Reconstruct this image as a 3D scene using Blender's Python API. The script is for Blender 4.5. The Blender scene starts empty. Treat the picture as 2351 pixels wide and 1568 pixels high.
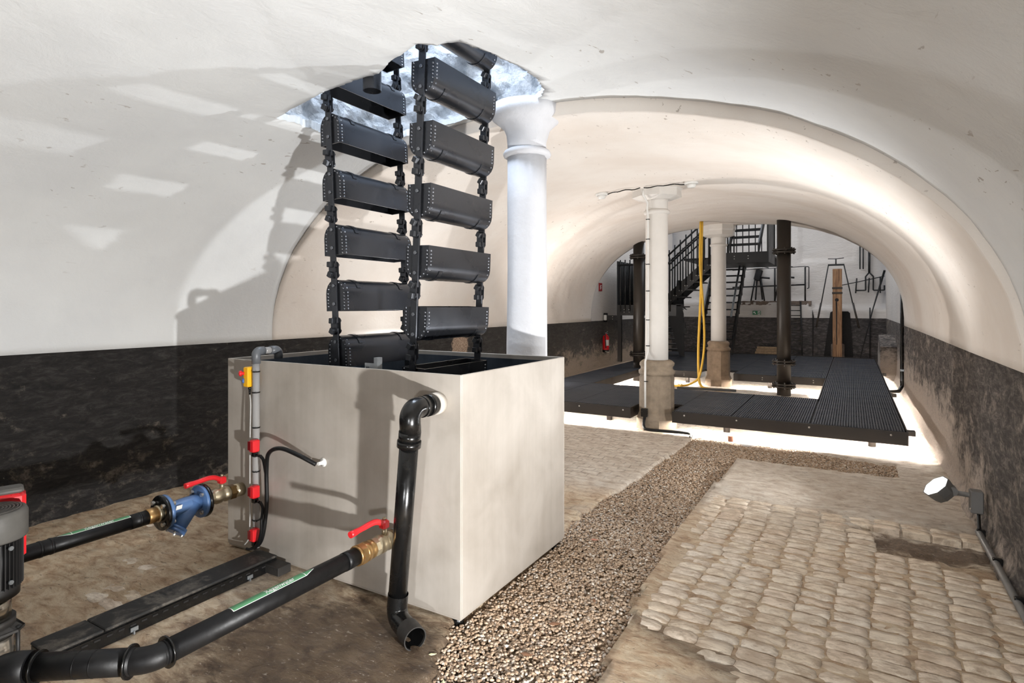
import bpy, bmesh, math, random
import numpy as np
from mathutils import Vector, Matrix, noise
random.seed(7); rng = np.random.default_rng(7)
PI = math.pi
sc = bpy.context.scene
COL = sc.collection

# ------------------------------------------------------------------ camera, world, lights, exposure
YAW = math.radians(30.3)
cam = bpy.data.cameras.new('camera'); camo = bpy.data.objects.new('camera', cam); COL.objects.link(camo)
cam.sensor_width = 36; cam.lens = 36*1336/2351; cam.shift_y = (703-784)/2351; cam.clip_start = .05
camo.location = (0, 0, 1.6); camo.rotation_euler = (PI/2, 0, YAW); sc.camera = camo
sc.view_settings.view_transform = 'Standard'; sc.view_settings.look = 'None'
sc.view_settings.gamma = 1; sc.view_settings.use_curve_mapping = False
sc.view_settings.exposure = -1.58
sc.cycles.use_denoising = True
sc.cycles.sample_clamp_indirect = 6
w = bpy.data.worlds.new('world'); sc.world = w; w.use_nodes = True
w.node_tree.nodes['Background'].inputs[0].default_value = (.55, .68, 1, 1)
w.node_tree.nodes['Background'].inputs[1].default_value = .35

def spot(name, loc, target, power, color, angle=130, blend=.5, rad=.05):
    l = bpy.data.lights.new(name, 'SPOT'); l.energy = power; l.color = color
    l.spot_size = math.radians(angle); l.spot_blend = blend; l.shadow_soft_size = rad
    o = bpy.data.objects.new(name, l); COL.objects.link(o); o.location = loc
    o.rotation_euler = (Vector(target)-Vector(loc)).to_track_quat('-Z', 'Y').to_euler(); return o
def area(name, loc, target, sx, sy, power, color):
    l = bpy.data.lights.new(name, 'AREA'); l.shape = 'RECTANGLE'; l.size = sx; l.size_y = sy; l.energy = power; l.color = color
    o = bpy.data.objects.new(name, l); COL.objects.link(o); o.location = loc
    o.rotation_euler = (Vector(target)-Vector(loc)).to_track_quat('-Z', 'Y').to_euler(); return o
WARM = (1, .995, .985); NEUT = (.97, .985, 1)
spot('floodlight_beam_near', (.70, .85, .47), (-3.2, 1.8, 1.5), 2350, WARM, 106, .75, .04)
spot('floodlight_beam_visible', (.52, 5.28, .33), (-1.9, 5.6, 2.35), 1150, NEUT, 134, .75, .05)
spot('fill_spot_rear', (.45, -2.2, 1.0), (-.05, 3.7, 0), 1450, NEUT, 78, 1, .10)  # added fill behind the camera, brightens the right-hand floor
spot('fill_spot_left', (-4.95, 5.6, .36), (-2.2, 5.8, 3.0), 330, NEUT, 150, .6, .05)  # added fill hidden behind the tank, lifts the vault
spot('fill_spot_far', (-4.9, 8.9, .40), (-1.4, 10.2, 3.1), 1000, (1, .93, .88), 150, .7, .06)  # unseen extra fill that evens out the far vault
area('shaft_daylight', (-2.7, 3.15, 5.1), (-2.7, 3.15, 0), 1.5, 1.1, 560, (.74, .85, 1))
area('skylight_back_room', (-2.2, 16.2, 5.35), (-2.2, 16.2, 0), 4.5, 5.0, 620, (.86, .92, 1))

# ------------------------------------------------------------------ materials
def lin(h):
    h = h.lstrip('#'); c = [int(h[i:i+2], 16)/255 for i in (0, 2, 4)]
    return tuple((x/12.92 if x <= .04045 else ((x+.055)/1.055)**2.4) for x in c)+(1,)
class N:
    def __init__(s, name):
        s.m = bpy.data.materials.new(name); s.m.use_nodes = True; s.t = s.m.node_tree
        s.b = s.t.nodes['Principled BSDF']; s.out = s.t.nodes['Material Output']
    def n(s, typ, **kw):
        x = s.t.nodes.new(typ)
        for k, v in kw.items():
            if k.startswith('i_'): x.inputs[int(k[2:]) if k[2:].isdigit() else k[2:].replace('_', ' ')].default_value = v
            else: setattr(x, k, v)
        return x
    def l(s, a, b): s.t.links.new(a, b)
    def coord(s, kind='Object', scale=(1, 1, 1)):
        if kind == 'Position': src = s.n('ShaderNodeNewGeometry').outputs['Position']
        else: src = s.n('ShaderNodeTexCoord').outputs[kind]
        if scale == (1, 1, 1): return src
        mp = s.n('ShaderNodeMapping'); mp.inputs['Scale'].default_value = scale; s.l(src, mp.inputs[0]); return mp.outputs[0]
    def noise(s, co, scale, detail=6, rough=.6, dist=0):
        x = s.n('ShaderNodeTexNoise'); x.inputs['Scale'].default_value = scale; x.inputs['Detail'].default_value = detail
        x.inputs['Roughness'].default_value = rough; x.inputs['Distortion'].default_value = dist; s.l(co, x.inputs['Vector']); return x.outputs['Fac']
    def ramp(s, fac, stops):
        r = s.n('ShaderNodeValToRGB'); e = r.color_ramp.elements
        while len(e) < len(stops): e.new(.5)
        for q, (p, c) in zip(e, stops): q.position = p; q.color = c if len(c) == 4 else tuple(c)+(1,)
        s.l(fac, r.inputs[0]); return r.outputs[0]
    def mask(s, fac, a, b):
        x = s.n('ShaderNodeMapRange'); x.inputs[1].default_value = a; x.inputs[2].default_value = b; x.interpolation_type = 'SMOOTHSTEP'
        s.l(fac, x.inputs[0]); return x.outputs[0]
    def math(s, op, a, b):
        x = s.n('ShaderNodeMath', operation=op)
        for i, q in enumerate((a, b)):
            if isinstance(q, (int, float)): x.inputs[i].default_value = q
            else: s.l(q, x.inputs[i])
        return x.outputs[0]
    def mix(s, fac, a, b):
        x = s.n('ShaderNodeMix', data_type='RGBA')
        if isinstance(fac, (int, float)): x.inputs[0].default_value = fac
        else: s.l(fac, x.inputs[0])
        for i, q in ((6, a), (7, b)):
            if isinstance(q, tuple): x.inputs[i].default_value = q
            else: s.l(q, x.inputs[i])
        return x.outputs[2]
    def bump(s, h, strength=.3, dist=.01, prev=None):
        x = s.n('ShaderNodeBump'); x.inputs['Strength'].default_value = strength; x.inputs['Distance'].default_value = dist
        s.l(h, x.inputs['Height'])
        if prev is not None: s.l(prev, x.inputs['Normal'])
        return x.outputs[0]
    def done(s, col=None, rough=.6, metal=0, bump=None, **kw):
        if col is not None:
            if isinstance(col, tuple): s.b.inputs['Base Color'].default_value = col
            else: s.l(col, s.b.inputs['Base Color'])
        if isinstance(rough, (int, float)): s.b.inputs['Roughness'].default_value = rough
        else: s.l(rough, s.b.inputs['Roughness'])
        s.b.inputs['Metallic'].default_value = metal
        if bump is not None: s.l(bump, s.b.inputs['Normal'])
        for k, v in kw.items(): s.b.inputs[k.replace('_', ' ')].default_value = v
        return s.m
def simple(name, hexs, rough=.5, metal=0, var=.15, scale=8, bump=0, bscale=60, coord='Object', **kw):
    """paint / metal / plastic with a soft noise variation of its own colour and a fine relief"""
    m = N(name); c = lin(hexs); co = m.coord(coord); f = m.noise(co, scale, 5)
    lo = tuple(x*(1-var) for x in c[:3])+(1,); hi = tuple(min(1, x*(1+var)) for x in c[:3])+(1,)
    col = m.ramp(f, [(.3, lo), (.7, hi)])
    rg = m.ramp(m.noise(co, scale*2.3, 4), [(.3, (max(0, rough-.08),)*3), (.7, (min(1, rough+.08),)*3)])
    b = m.bump(m.noise(co, bscale, 4), bump, .004) if bump else None
    return m.done(col, rg, metal, b, **kw)
def emit(name, col, s):
    m = N(name); m.b.inputs['Base Color'].default_value = col; m.b.inputs['Emission Color'].default_value = col
    m.b.inputs['Emission Strength'].default_value = s; return m.m
M = {}
def plaster(name, c_hi, c_lo, chip=.0):
    m = N(name); co = m.coord('Position')
    big = m.noise(co, .9, 4); mid = m.noise(co, 5, 6, .65, .4); fine = m.noise(m.coord('Position', (1, .55, 1)), 38, 6, .7)
    col = m.mix(m.mask(big, .35, .7), lin(c_hi), lin(c_lo))
    sp = m.noise(m.coord('Position', (24, 9, 24)), 1.1, 3, .5, .6)
    area_ = m.mask(m.noise(co, .8, 2), .46, .62)
    chips = m.math('MULTIPLY', m.mask(sp, .675, .71), area_)
    col = m.mix(m.math('MULTIPLY', chips, .55), col, lin('#7d6c5c'))
    b = m.bump(mid, .35, .02); b = m.bump(fine, .35, .006, b)
    return m.done(col, .9, 0, b)
M['plaster_near'] = plaster('white_plaster_near', '#e4e6e6', '#dadcdd')
M['plaster_far'] = plaster('white_plaster_far', '#ebe4dc', '#e2d8ce')
M['plaster_back'] = plaster('white_plaster_back', '#dad8d8', '#c9c6c6')
def rough_stone():
    m = N('white_rough_stone'); co = m.coord('Position')
    v = m.noise(co, 9, 8, .75, .5); f = m.noise(co, 45, 5, .7)
    col = m.ramp(v, [(.32, lin('#9aa1ab')), (.45, lin('#d3d7dc')), (.6, lin('#eceef1'))])
    return m.done(col, .85, 0, m.bump(f, .8, .015, m.bump(v, 1, .12)))
M['rough_stone'] = rough_stone()
def band(name, dark, dust, amt, ywear, bare=None):
    """black-painted plaster dado, its paint worn to bare plaster in patches, white above the paint line"""
    m = N(name); co = m.coord('Position')
    sep = m.n('ShaderNodeSeparateXYZ'); m.l(co, sep.inputs[0])
    n1 = m.noise(m.coord('Position', (1, 1, 1.6)), 3.2, 8, .68, .5); n2 = m.noise(co, 17, 6, .72); n3 = m.noise(co, 60, 3, .6)
    n4 = m.noise(m.coord('Position', (1, 1, 3.2)), 7, 9, .78, .6)
    base = m.ramp(n4, [(.34, tuple(x*.35 for x in lin(dark)[:3])+(1,)), (.5, lin(dark)), (.68, tuple(min(1, x*3.2) for x in lin(dark)[:3])+(1,))])
    low = m.mask(sep.outputs[2], 1.0, .05)
    far = m.mask(sep.outputs[1], ywear[0], ywear[1])
    thr = m.math('ADD', m.math('MULTIPLY', low, .10), m.math('MULTIPLY', m.math('MULTIPLY', far, low), .38))
    wv = m.math('ADD', n1, thr)
    wv = m.math('ADD', wv, m.math('MULTIPLY', m.math('SUBTRACT', n2, .5), .5))
    wear = m.mask(wv, .66-amt, .92-amt*.6)
    col = m.mix(wear, base, m.ramp(n3, [(.3, lin(dust)), (.8, tuple(min(1, x*1.5) for x in lin(dust)[:3])+(1,))]))
    sp = m.mask(m.noise(co, 34, 4, .7), .70, .76)
    col = m.mix(m.math('MULTIPLY', sp, .5), col, lin('#b9aea2'))
    if bare:        # a knocked-off patch of paint showing the stone
        dy = m.math('SUBTRACT', sep.outputs[1], bare[0]); dz = m.math('SUBTRACT', sep.outputs[2], bare[1])
        dd = m.math('SQRT', m.math('ADD', m.math('MULTIPLY', dy, dy), m.math('MULTIPLY', dz, dz)), 0)
        dd = m.math('ADD', dd, m.math('MULTIPLY', m.math('SUBTRACT', n2, .5), .25))
        col = m.mix(m.mask(dd, .24, .19), col, m.ramp(n3, [(.35, lin('#7b6453')), (.6, lin('#c2ac98'))]))
    line = m.math('ADD', sep.outputs[2], m.math('MULTIPLY', m.math('SUBTRACT', n2, .5), .008))
    col = m.mix(m.mask(line, 1.2515, 1.2545), col, lin('#e6dfd8'))
    b = m.bump(n1, .6, .04); b = m.bump(n4, .9, .03, b); b = m.bump(n3, .4, .006, b)
    return m.done(col, .88, 0, b)
M['band_left'] = band('black_dado_left', '#262423', '#857a6f', .06, (6.5, 11), (7.3, 1.0))
M['band_right'] = band('black_dado_right', '#544e4a', '#b0a397', .14, (4.5, 8.0))
M['band_back'] = band('black_dado_back', '#454140', '#6d645d', .04, (30, 40))
def floor_mat():
    m = N('worn_brick_floor'); co = m.coord('Position')
    sep = m.n('ShaderNodeSeparateXYZ'); m.l(co, sep.inputs[0])
    n1 = m.noise(co, 1.5, 6, .65, .3); n2 = m.noise(m.coord('Position', (.8, 1.6, 1)), 9, 8, .72, .5); n3 = m.noise(co, 55, 5, .7)
    col = m.ramp(n2, [(.28, lin('#846c54')), (.42, lin('#c2a384')), (.56, lin('#dec8a9')), (.75, lin('#efe2cd'))])
    col = m.mix(m.math('MULTIPLY', m.mask(n1, .5, .72), .55), col, lin('#d2c7b8'))
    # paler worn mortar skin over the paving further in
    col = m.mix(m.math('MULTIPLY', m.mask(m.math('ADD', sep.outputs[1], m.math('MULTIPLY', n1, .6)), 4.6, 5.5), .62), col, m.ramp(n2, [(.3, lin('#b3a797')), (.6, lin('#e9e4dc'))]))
    # wet brown stain round the drain outlet, damp soil left of the gravel
    def blob(x, y, r0, r1, sx=1, sy=1):
        dx = m.math('MULTIPLY', m.math('SUBTRACT', sep.outputs[0], x), sx); dy = m.math('MULTIPLY', m.math('SUBTRACT', sep.outputs[1], y), sy)
        d = m.math('SQRT', m.math('ADD', m.math('MULTIPLY', dx, dx), m.math('MULTIPLY', dy, dy)), 0)
        d = m.math('ADD', d, m.math('MULTIPLY', m.math('SUBTRACT', n2, .5), .55))
        return m.mask(d, r1, r0)
    wet = m.math('MAXIMUM', blob(-2.0, 1.85, .42, .92, .8, 1.2), m.math('MULTIPLY', blob(-2.6, 2.1, .15, .6), .7))
    wet = m.math('MAXIMUM', wet, m.math('MULTIPLY', blob(-4.2, 2.8, .2, .9), .25))
    col = m.mix(m.math('MULTIPLY', wet, .92), col, m.ramp(n2, [(.3, lin('#281b12')), (.7, lin('#665038'))]))
    dirt = blob(.46, 4.78, .18, .36, .62, 1.5)
    gx_ = m.math('ADD', sep.outputs[0], .68); gy_ = m.math('ADD', m.math('SUBTRACT', sep.outputs[1], 2.79), m.math('MULTIPLY', gx_, .36))
    gd = m.math('ADD', m.math('ABSOLUTE', gy_, 0), m.math('ADD', m.math('MULTIPLY', m.math('MULTIPLY', gx_, gx_), .45), m.math('MULTIPLY', m.math('SUBTRACT', n2, .5), .16)))
    dirt = m.math('MAXIMUM', dirt, m.math('MULTIPLY', m.mask(gd, .17, .02), .7))
    col = m.mix(m.math('MULTIPLY', dirt, .85), col, m.ramp(n3, [(.3, lin('#43352b')), (.7, lin('#7e6a58'))]))
    # small clinker courses still readable in the paving behind the tank
    bt = m.n('ShaderNodeTexBrick'); bt.offset = .5; bt.inputs['Scale'].default_value = 1
    bt.inputs['Brick Width'].default_value = .172; bt.inputs['Row Height'].default_value = .098; bt.inputs['Mortar Size'].default_value = .008
    bt.inputs['Mortar Smooth'].default_value = .6
    cd = m.n('ShaderNodeVectorMath', operation='ADD'); m.l(co, cd.inputs[0])
    nz = m.n('ShaderNodeTexNoise'); nz.inputs['Scale'].default_value = 3; m.l(co, nz.inputs['Vector'])
    sc_ = m.n('ShaderNodeVectorMath', operation='SCALE'); m.l(nz.outputs['Color'], sc_.inputs[0]); sc_.inputs['Scale'].default_value = .05
    m.l(sc_.outputs[0], cd.inputs[1]); m.l(cd.outputs[0], bt.inputs['Vector'])
    vis = m.math('MULTIPLY', bt.outputs['Fac'], m.mask(m.noise(co, 1.1, 3), .4, .6)); vis = m.math('MULTIPLY', m.math('MULTIPLY', vis, m.mask(sep.outputs[1], 3.3, 3.8)), m.mask(sep.outputs[0], -1.25, -1.6))
    col = m.mix(m.math('MULTIPLY', vis, .42), col, lin('#6d5846'))
    n5 = m.noise(m.coord('Position', (.55, 1.6, 1)), 26, 7, .75, .4); b = m.bump(n2, .8, .03); b = m.bump(n5, .7, .016, b); b = m.bump(n3, .5, .008, b)
    crk = m.mask(n5, .41, .36); col = m.mix(m.math('MULTIPLY', crk, .6), col, lin('#56422f')); lt = m.mask(m.noise(m.coord('Position', (.7, 1.4, 1)), 41, 6, .75, .3), .58, .66); col = m.mix(m.math('MULTIPLY', lt, .4), col, lin('#e2d6c5'))
    inv = m.math('SUBTRACT', 1, vis); b = m.bump(inv, .6, .01, b)
    rg = m.ramp(wet, [(0, (.85,)*3), (1, (.45,)*3)])
    return m.done(col, rg, 0, b)
M['floor'] = floor_mat()
def brick_mat():
    m = N('worn_clinker'); co = m.coord('Position')
    rnd = m.n('ShaderNodeObjectInfo').outputs['Random']; isl = m.n('ShaderNodeNewGeometry').outputs['Random Per Island']
    r = m.math('FRACT', m.math('ADD', rnd, isl), 0)
    n2 = m.noise(m.coord('Position', (.7, 1.5, 1)), 13, 8, .72, .5); n3 = m.noise(co, 70, 5, .7)
    c1 = m.ramp(r, [(0, lin('#e2d1ba')), (.35, lin('#e9dbc6')), (.7, lin('#ecdfcd')), (1, lin('#e2ceb8'))])
    col = m.mix(m.mask(n2, .62, .36), c1, lin('#b5a18b'))
    col = m.mix(m.math('MULTIPLY', m.mask(m.noise(co, 1.4, 5), .48, .7), .5), col, lin('#cfc5b7'))
    b = m.bump(n2, .4, .010); b = m.bump(n3, .5, .005, b)
    sp = m.mask(m.noise(m.coord('Position', (.6, 1.5, 1)), 34, 6, .75, .3), .42, .34); col = m.mix(m.math('MULTIPLY', sp, .45), col, lin('#6f5b49'))
    return m.done(col, .85, 0, b)
M['brick'] = brick_mat()
def gravel_mat():
    m = N('brown_gravel'); isl = m.n('ShaderNodeNewGeometry').outputs['Random Per Island']
    col = m.ramp(isl, [(0, lin('#87705b')), (.2, lin('#9c846c')), (.45, lin('#ae967d')), (.7, lin('#bda891')), (.92, lin('#ada093')), (1, lin('#dcd3c5'))])
    return m.done(col, .75, 0, m.bump(m.noise(m.coord(), 160, 3), .3, .003))
M['gravel'] = gravel_mat()
def steel(name, a, b_, rough, metal, tint=None):
    m = N(name); st = m.noise(m.coord('Object', (18, 18, .7)), 1.0, 5, .6); bl = m.noise(m.coord(), 2.3, 5, .6, .4)
    f = m.math('ADD', m.math('MULTIPLY', st, .22), m.math('MULTIPLY', bl, .78))
    col = m.ramp(f, [(.35, lin(a)), (.62, lin(b_))])
    scuff = m.mask(m.noise(m.coord('Object', (2, 2, 1)), 7, 7, .75), .66, .8)
    col = m.mix(m.math('MULTIPLY', scuff, .25), col, lin('#6d655c'))
    return m.done(col, m.ramp(bl, [(.3, (rough-.06,)*3), (.7, (rough+.08,)*3)]), metal, m.bump(m.noise(m.coord('Object', (90, 90, 2)), 3, 3), .06, .002))
M['tank'] = steel('brushed_steel_tank', '#a59d93', '#bab3aa', .46, .22)
M['tank_in'] = steel('shaded_tank_inside', '#3a4048', '#565e68', .35, .4)  # same steel as outside, the tank's inner shade put into the colour
def iron(name, hx, rough=.32, scuff=.5, metal=.35):
    m = N(name); co = m.coord(); f = m.noise(co, 3.5, 3, .5); d = m.noise(m.coord('Object', (1, 1, 2.5)), 17, 6, .75, .3)
    c = lin(hx); col = m.ramp(f, [(.3, c), (.75, tuple(min(1, x*1.2+.002) for x in c[:3])+(1,))])
    col = m.mix(m.math('MULTIPLY', m.mask(d, .70, .80), scuff), col, lin('#77777a'))
    return m.done(col, m.ramp(f, [(.3, (rough-.04,)*3), (.7, (rough+.08,)*3)]), metal)
M['iron'] = iron('black_painted_iron', '#45474c', .27, .22, .8)
M['iron_dull'] = iron('dull_black_iron', '#1b1a1a', .5, .15, .1)
M['rivet'] = iron('worn_rivet_heads', '#7d8086', .28, .8, .8)
M['nut'] = iron('worn_nuts', '#3c3e42', .3, .7, .6)
M['pipe_iron'] = iron('brown_black_cast_iron', '#29241f', .42, .12, .2)
M['galv'] = simple('galvanised_steel', '#9fa4a8', .38, .8, .2, 14, .1)
M['chrome'] = simple('bolt_steel', '#c9c6c0', .28, .9, .1, 20)
M['grating'] = iron('black_ribbed_tread', '#4c5058', .40, .05, .7)
M['fascia'] = iron('dark_bronze_beam', '#2d2824', .45, .05, .3)
M['stair'] = iron('black_stair_steel', '#121213', .45, .0, .1)
M['stub'] = simple('pale_stub', '#bdb6ac', .45, 0, .06)
M['rubber'] = simple('black_rubber_pipe', '#111112', .45, 0, .3, 12, .15, 40, Specular_IOR_Level=.3)
M['plastic'] = simple('black_plastic_drain', '#101010', .24, 0, .25, 10)
M['plastic_dusty'] = simple('dusty_black_plastic', '#272523', .55, 0, .35, 16, .2)
M['brass'] = simple('old_brass', '#b08c5c', .36, .85, .2, 14, .15)
M['brass_pale'] = simple('nickel_brass', '#b5a98f', .36, .8, .15, 14, .1)
M['brass_dark'] = simple('dark_brass', '#7d6440', .4, .8, .25, 20, .1)
M['red'] = simple('red_plastic', '#cf1f26', .35, 0, .1)
M['red_dark'] = simple('dark_red_lens', '#6e1218', .2, 0, .1)
M['blue'] = simple('blue_cast_iron', '#4d6b96', .38, 0, .15, 10, .1)
M['blue_button'] = simple('blue_button', '#3b63a8', .4)
M['yellow'] = simple('yellow_plastic', '#f0b41e', .4, 0, .06)
M['yellow_hose'] = simple('yellow_hose', '#e0b23a', .45, 0, .08)
M['green'] = simple('green_label', '#4f8a5f', .45, 0, .06)
M['white'] = simple('white_plastic', '#e9e8e4', .4, 0, .04)
M['greybox'] = simple('grey_die_cast', '#6f6e6c', .5, .2, .1)
M['grey_pvc'] = simple('grey_pvc', '#5a5d61', .4, 0, .1)
M['cable_grey'] = simple('grey_cable', '#b9b8b4', .5, 0, .05)
M['sign_green'] = simple('sign_green', '#14693f', .5, 0, .05)
M['sign_red'] = simple('sign_red', '#9b2226', .5, 0, .05)
M['orange'] = simple('orange_tag', '#e0763a', .5, 0, .05)
M['dust'] = simple('dusty_motor_cowl', '#55534f', .6, 0, .15, 10, .2)
M['stainless'] = simple('stainless_sleeve', '#b9b2a6', .22, .9, .1, 10)
M['dirt_wood'] = simple('pale_planks', '#a88f72', .8, 0, .25, 18, .4)
M['leaf'] = simple('dry_leaf', '#7d5a41', .8, 0, .3, 20)
M['terracotta'] = simple('terracotta', '#b07a63', .8, 0, .2)
M['pale_leaf'] = simple('pale_leaf', '#d9d9b0', .7, 0, .1)
M['ledge'] = simple('bare_ledge_stone', '#6f6258', .9, 0, .35, 9, .6, 20)
M['stone_base'] = simple('brown_sandstone', '#8d7a66', .85, 0, .3, 7, .5, 30)
M['stone_base_grey'] = simple('grey_sandstone', '#8c7e6d', .85, 0, .28, 7, .5, 30)
M['col_white'] = simple('white_painted_column', '#e2ded8', .75, 0, .04, 4, .25, 18)
M['col_rough'] = simple('white_rough_column', '#cbccd0', .85, 0, .05, 5, .8, 26)
M['dark_hole'] = simple('niche_dark', '#1a1817', .9, 0, .2)
def dusty():
    m = N('dusty_black_lid'); co = m.coord(); f = m.noise(co, 4.5, 7, .7, .5); g = m.noise(co, 60, 4, .7)
    col = m.mix(m.math('MULTIPLY', m.mask(f, .46, .60), .55), lin('#1d1c1b'), m.ramp(g, [(.3, lin('#4f4a44')), (.7, lin('#837b70'))]))
    return m.done(col, .6, 0, m.bump(g, .2, .003))
M['dusty_lid'] = dusty()
M['emit_lens'] = emit('flood_lens', (1, .99, .97, 1), 60)
M['emit_strip'] = emit('led_strip_light', (1, .925, .85, 1), 1300)
def wood():
    m = N('old_timber'); g = m.noise(m.coord('Object', (14, 14, .8)), 1.6, 8, .7, .8); k = m.noise(m.coord('Object', (3, 3, 1)), 3, 4)
    col = m.ramp(g, [(.3, lin('#4c3324')), (.5, lin('#8f6a4b')), (.7, lin('#b8926c'))])
    col = m.mix(m.mask(k, .6, .75), col, lin('#6a452f'))
    return m.done(col, .75, 0, m.bump(g, .5, .01))
M['wood'] = wood()
def clear():
    m = N('clear_pvc'); return m.done(lin('#c9c7c5'), .12, 0, None, Transmission_Weight=.55, IOR=1.3)
M['clear'] = clear()

# ------------------------------------------------------------------ mesh helpers
def frame_from(d):
    d = Vector(d).normalized(); a = Vector((0, 0, 1)) if abs(d.z) < .95 else Vector((1, 0, 0))
    u = a.cross(d).normalized(); v = d.cross(u); return u, v, d
class MB:
    def __init__(s): s.v = []; s.f = []; s.s = []
    def add(s, vs, fs, smooth=False):
        o = len(s.v); s.v += [tuple(q) for q in vs]; s.f += [[i+o for i in f] for f in fs]
        s.s += [smooth]*len(fs); return s
    def box(s, c, d, R=None):
        c = Vector(c); vs = []
        for x in (-.5, .5):
            for y in (-.5, .5):
                for z in (-.5, .5):
                    p = Vector((x*d[0], y*d[1], z*d[2])); vs.append(c+(R @ p if R else p))
        return s.add(vs, [(0, 1, 3, 2), (4, 6, 7, 5), (0, 4, 5, 1), (2, 3, 7, 6), (0, 2, 6, 4), (1, 5, 7, 3)])
    def bbox(s, a, b): return s.box([(p+q)/2 for p, q in zip(a, b)], [abs(q-p) for p, q in zip(a, b)])
    def bevbox(s, c, d, bev, R=None):
        """box with chamfered vertical-profile edges: three stacked octagons"""
        c = Vector(c); x, y, z = d[0]/2, d[1]/2, d[2]/2; b = bev
        ring = lambda ex, ey, zz: [(ex-b, -ey, zz), (ex, -ey+b, zz), (ex, ey-b, zz), (ex-b, ey, zz), (-ex+b, ey, zz), (-ex, ey-b, zz), (-ex, -ey+b, zz), (-ex+b, -ey, zz)]
        vs = ring(x-b, y-b, -z)+ring(x, y, -z+b)+ring(x, y, z-b)+ring(x-b, y-b, z)
        vs = [c+(R @ Vector(p) if R else Vector(p)) for p in vs]; fs = []
        for k in range(3):
            for i in range(8): fs.append((k*8+i, k*8+(i+1) % 8, k*8+8+(i+1) % 8, k*8+8+i))
        fs += [tuple(range(7, -1, -1)), tuple(range(24, 32))]; return s.add(vs, fs)
    def cyl(s, p0, p1, r0, r1=None, n=16, cap=True, smooth=True, rot=0):
        r1 = r0 if r1 is None else r1; p0, p1 = Vector(p0), Vector(p1); u, v, d = frame_from(p1-p0); vs = []
        for p, r in ((p0, r0), (p1, r1)):
            for i in range(n):
                a = 2*PI*i/n+rot; vs.append(p+u*(r*math.cos(a))+v*(r*math.sin(a)))
        s.add(vs, [(i, (i+1) % n, n+(i+1) % n, n+i) for i in range(n)], smooth)
        if cap:
            o = len(s.v)-2*n; s.f += [[o+i for i in range(n-1, -1, -1)], [o+n+i for i in range(n)]]; s.s += [False, False]
        return s
    def tube(s, pts, r, n=10, cap=True, smooth=True):
        pts = [Vector(p) for p in pts]; m = len(pts); rs = r if isinstance(r, (list, tuple)) else [r]*m
        ts = [(pts[min(i+1, m-1)]-pts[max(i-1, 0)]).normalized() for i in range(m)]
        u, v, _ = frame_from(ts[0]); vs = []
        for i in range(m):
            if i:
                ax = ts[i-1].cross(ts[i])
                if ax.length > 1e-7:
                    R = Matrix.Rotation(ts[i-1].angle(ts[i]), 3, ax.normalized()); u = R @ u; v = R @ v
            for k in range(n):
                a = 2*PI*k/n; vs.append(pts[i]+u*(rs[i]*math.cos(a))+v*(rs[i]*math.sin(a)))
        fs = [(i*n+k, i*n+(k+1) % n, (i+1)*n+(k+1) % n, (i+1)*n+k) for i in range(m-1) for k in range(n)]
        s.add(vs, fs, smooth)
        if cap:
            o = len(s.v)-m*n; s.f += [[o+k for k in range(n-1, -1, -1)], [o+(m-1)*n+k for k in range(n)]]; s.s += [False, False]
        return s
    def lathe(s, prof, o=(0, 0, 0), axis=(0, 0, 1), n=24, smooth=True, rot=0, jit=0):
        o = Vector(o); u, v, d = frame_from(axis); vs = []
        if abs(Vector(axis).normalized().z) > .99: u, v, d = Vector((1, 0, 0)), Vector((0, 1, 0)), Vector((0, 0, 1))
        for r, z in prof:
            for i in range(n):
                a = 2*PI*i/n+rot; p = o+u*(r*math.cos(a))+v*(r*math.sin(a))+d*z
                if jit: p += (p-o-d*z).normalized()*noise.fractal(p*9, .8, 2, 3)*jit if r > 1e-4 else Vector((0, 0, 0))
                vs.append(p)
        m = len(prof); fs = [(i*n+k, i*n+(k+1) % n, (i+1)*n+(k+1) % n, (i+1)*n+k) for i in range(m-1) for k in range(n)]
        s.add(vs, fs, smooth); b = len(s.v)-m*n
        if prof[0][0] > 1e-5: s.f.append([b+k for k in range(n-1, -1, -1)]); s.s.append(False)
        if prof[-1][0] > 1e-5: s.f.append([b+(m-1)*n+k for k in range(n)]); s.s.append(False)
        return s
    def prism(s, poly, a0, a1, plane='xz', smooth=False):
        """extrude a 2-D polygon along the third axis"""
        def P(p, a): return {'xz': (p[0], a, p[1]), 'xy': (p[0], p[1], a), 'yz': (a, p[0], p[1])}[plane]
        n = len(poly); vs = [P(p, a0) for p in poly]+[P(p, a1) for p in poly]
        return s.add(vs, [tuple(range(n)), tuple(range(2*n-1, n-1, -1))]+[(i, n+i, n+(i+1) % n, (i+1) % n) for i in range(n)], smooth)
    def dome(s, c, axis, r, h=None, n=7):
        h = h or r*.8; c = Vector(c); u, v, d = frame_from(axis); vs = []
        for k, (rr, hh) in enumerate(((r, 0), (r*.75, h*.7))):
            for i in range(n): a = 2*PI*i/n; vs.append(c+u*(rr*math.cos(a))+v*(rr*math.sin(a))+d*hh)
        vs.append(c+d*h); fs = [(i, (i+1) % n, n+(i+1) % n, n+i) for i in range(n)]+[(n+i, n+(i+1) % n, 2*n) for i in range(n)]
        return s.add(vs, fs, True)
    def mesh(s, name, mat, off=(0, 0, 0), recalc=True):
        me = bpy.data.meshes.new(name); ox, oy, oz = off
        me.from_pydata([(a-ox, b-oy, c-oz) for a, b, c in s.v], [], s.f)
        me.polygons.foreach_set('use_smooth', s.s)
        if mat: me.materials.append(M[mat] if isinstance(mat, str) else mat)
        if recalc and len(s.f) < 40000:
            bm = bmesh.new(); bm.from_mesh(me); bmesh.ops.recalc_face_normals(bm, faces=bm.faces); bm.to_mesh(me); bm.free()
        return me
def wloc(o):
    l = Vector((0, 0, 0))
    while o is not None: l += Vector(o.location); o = o.parent
    return l
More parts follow.
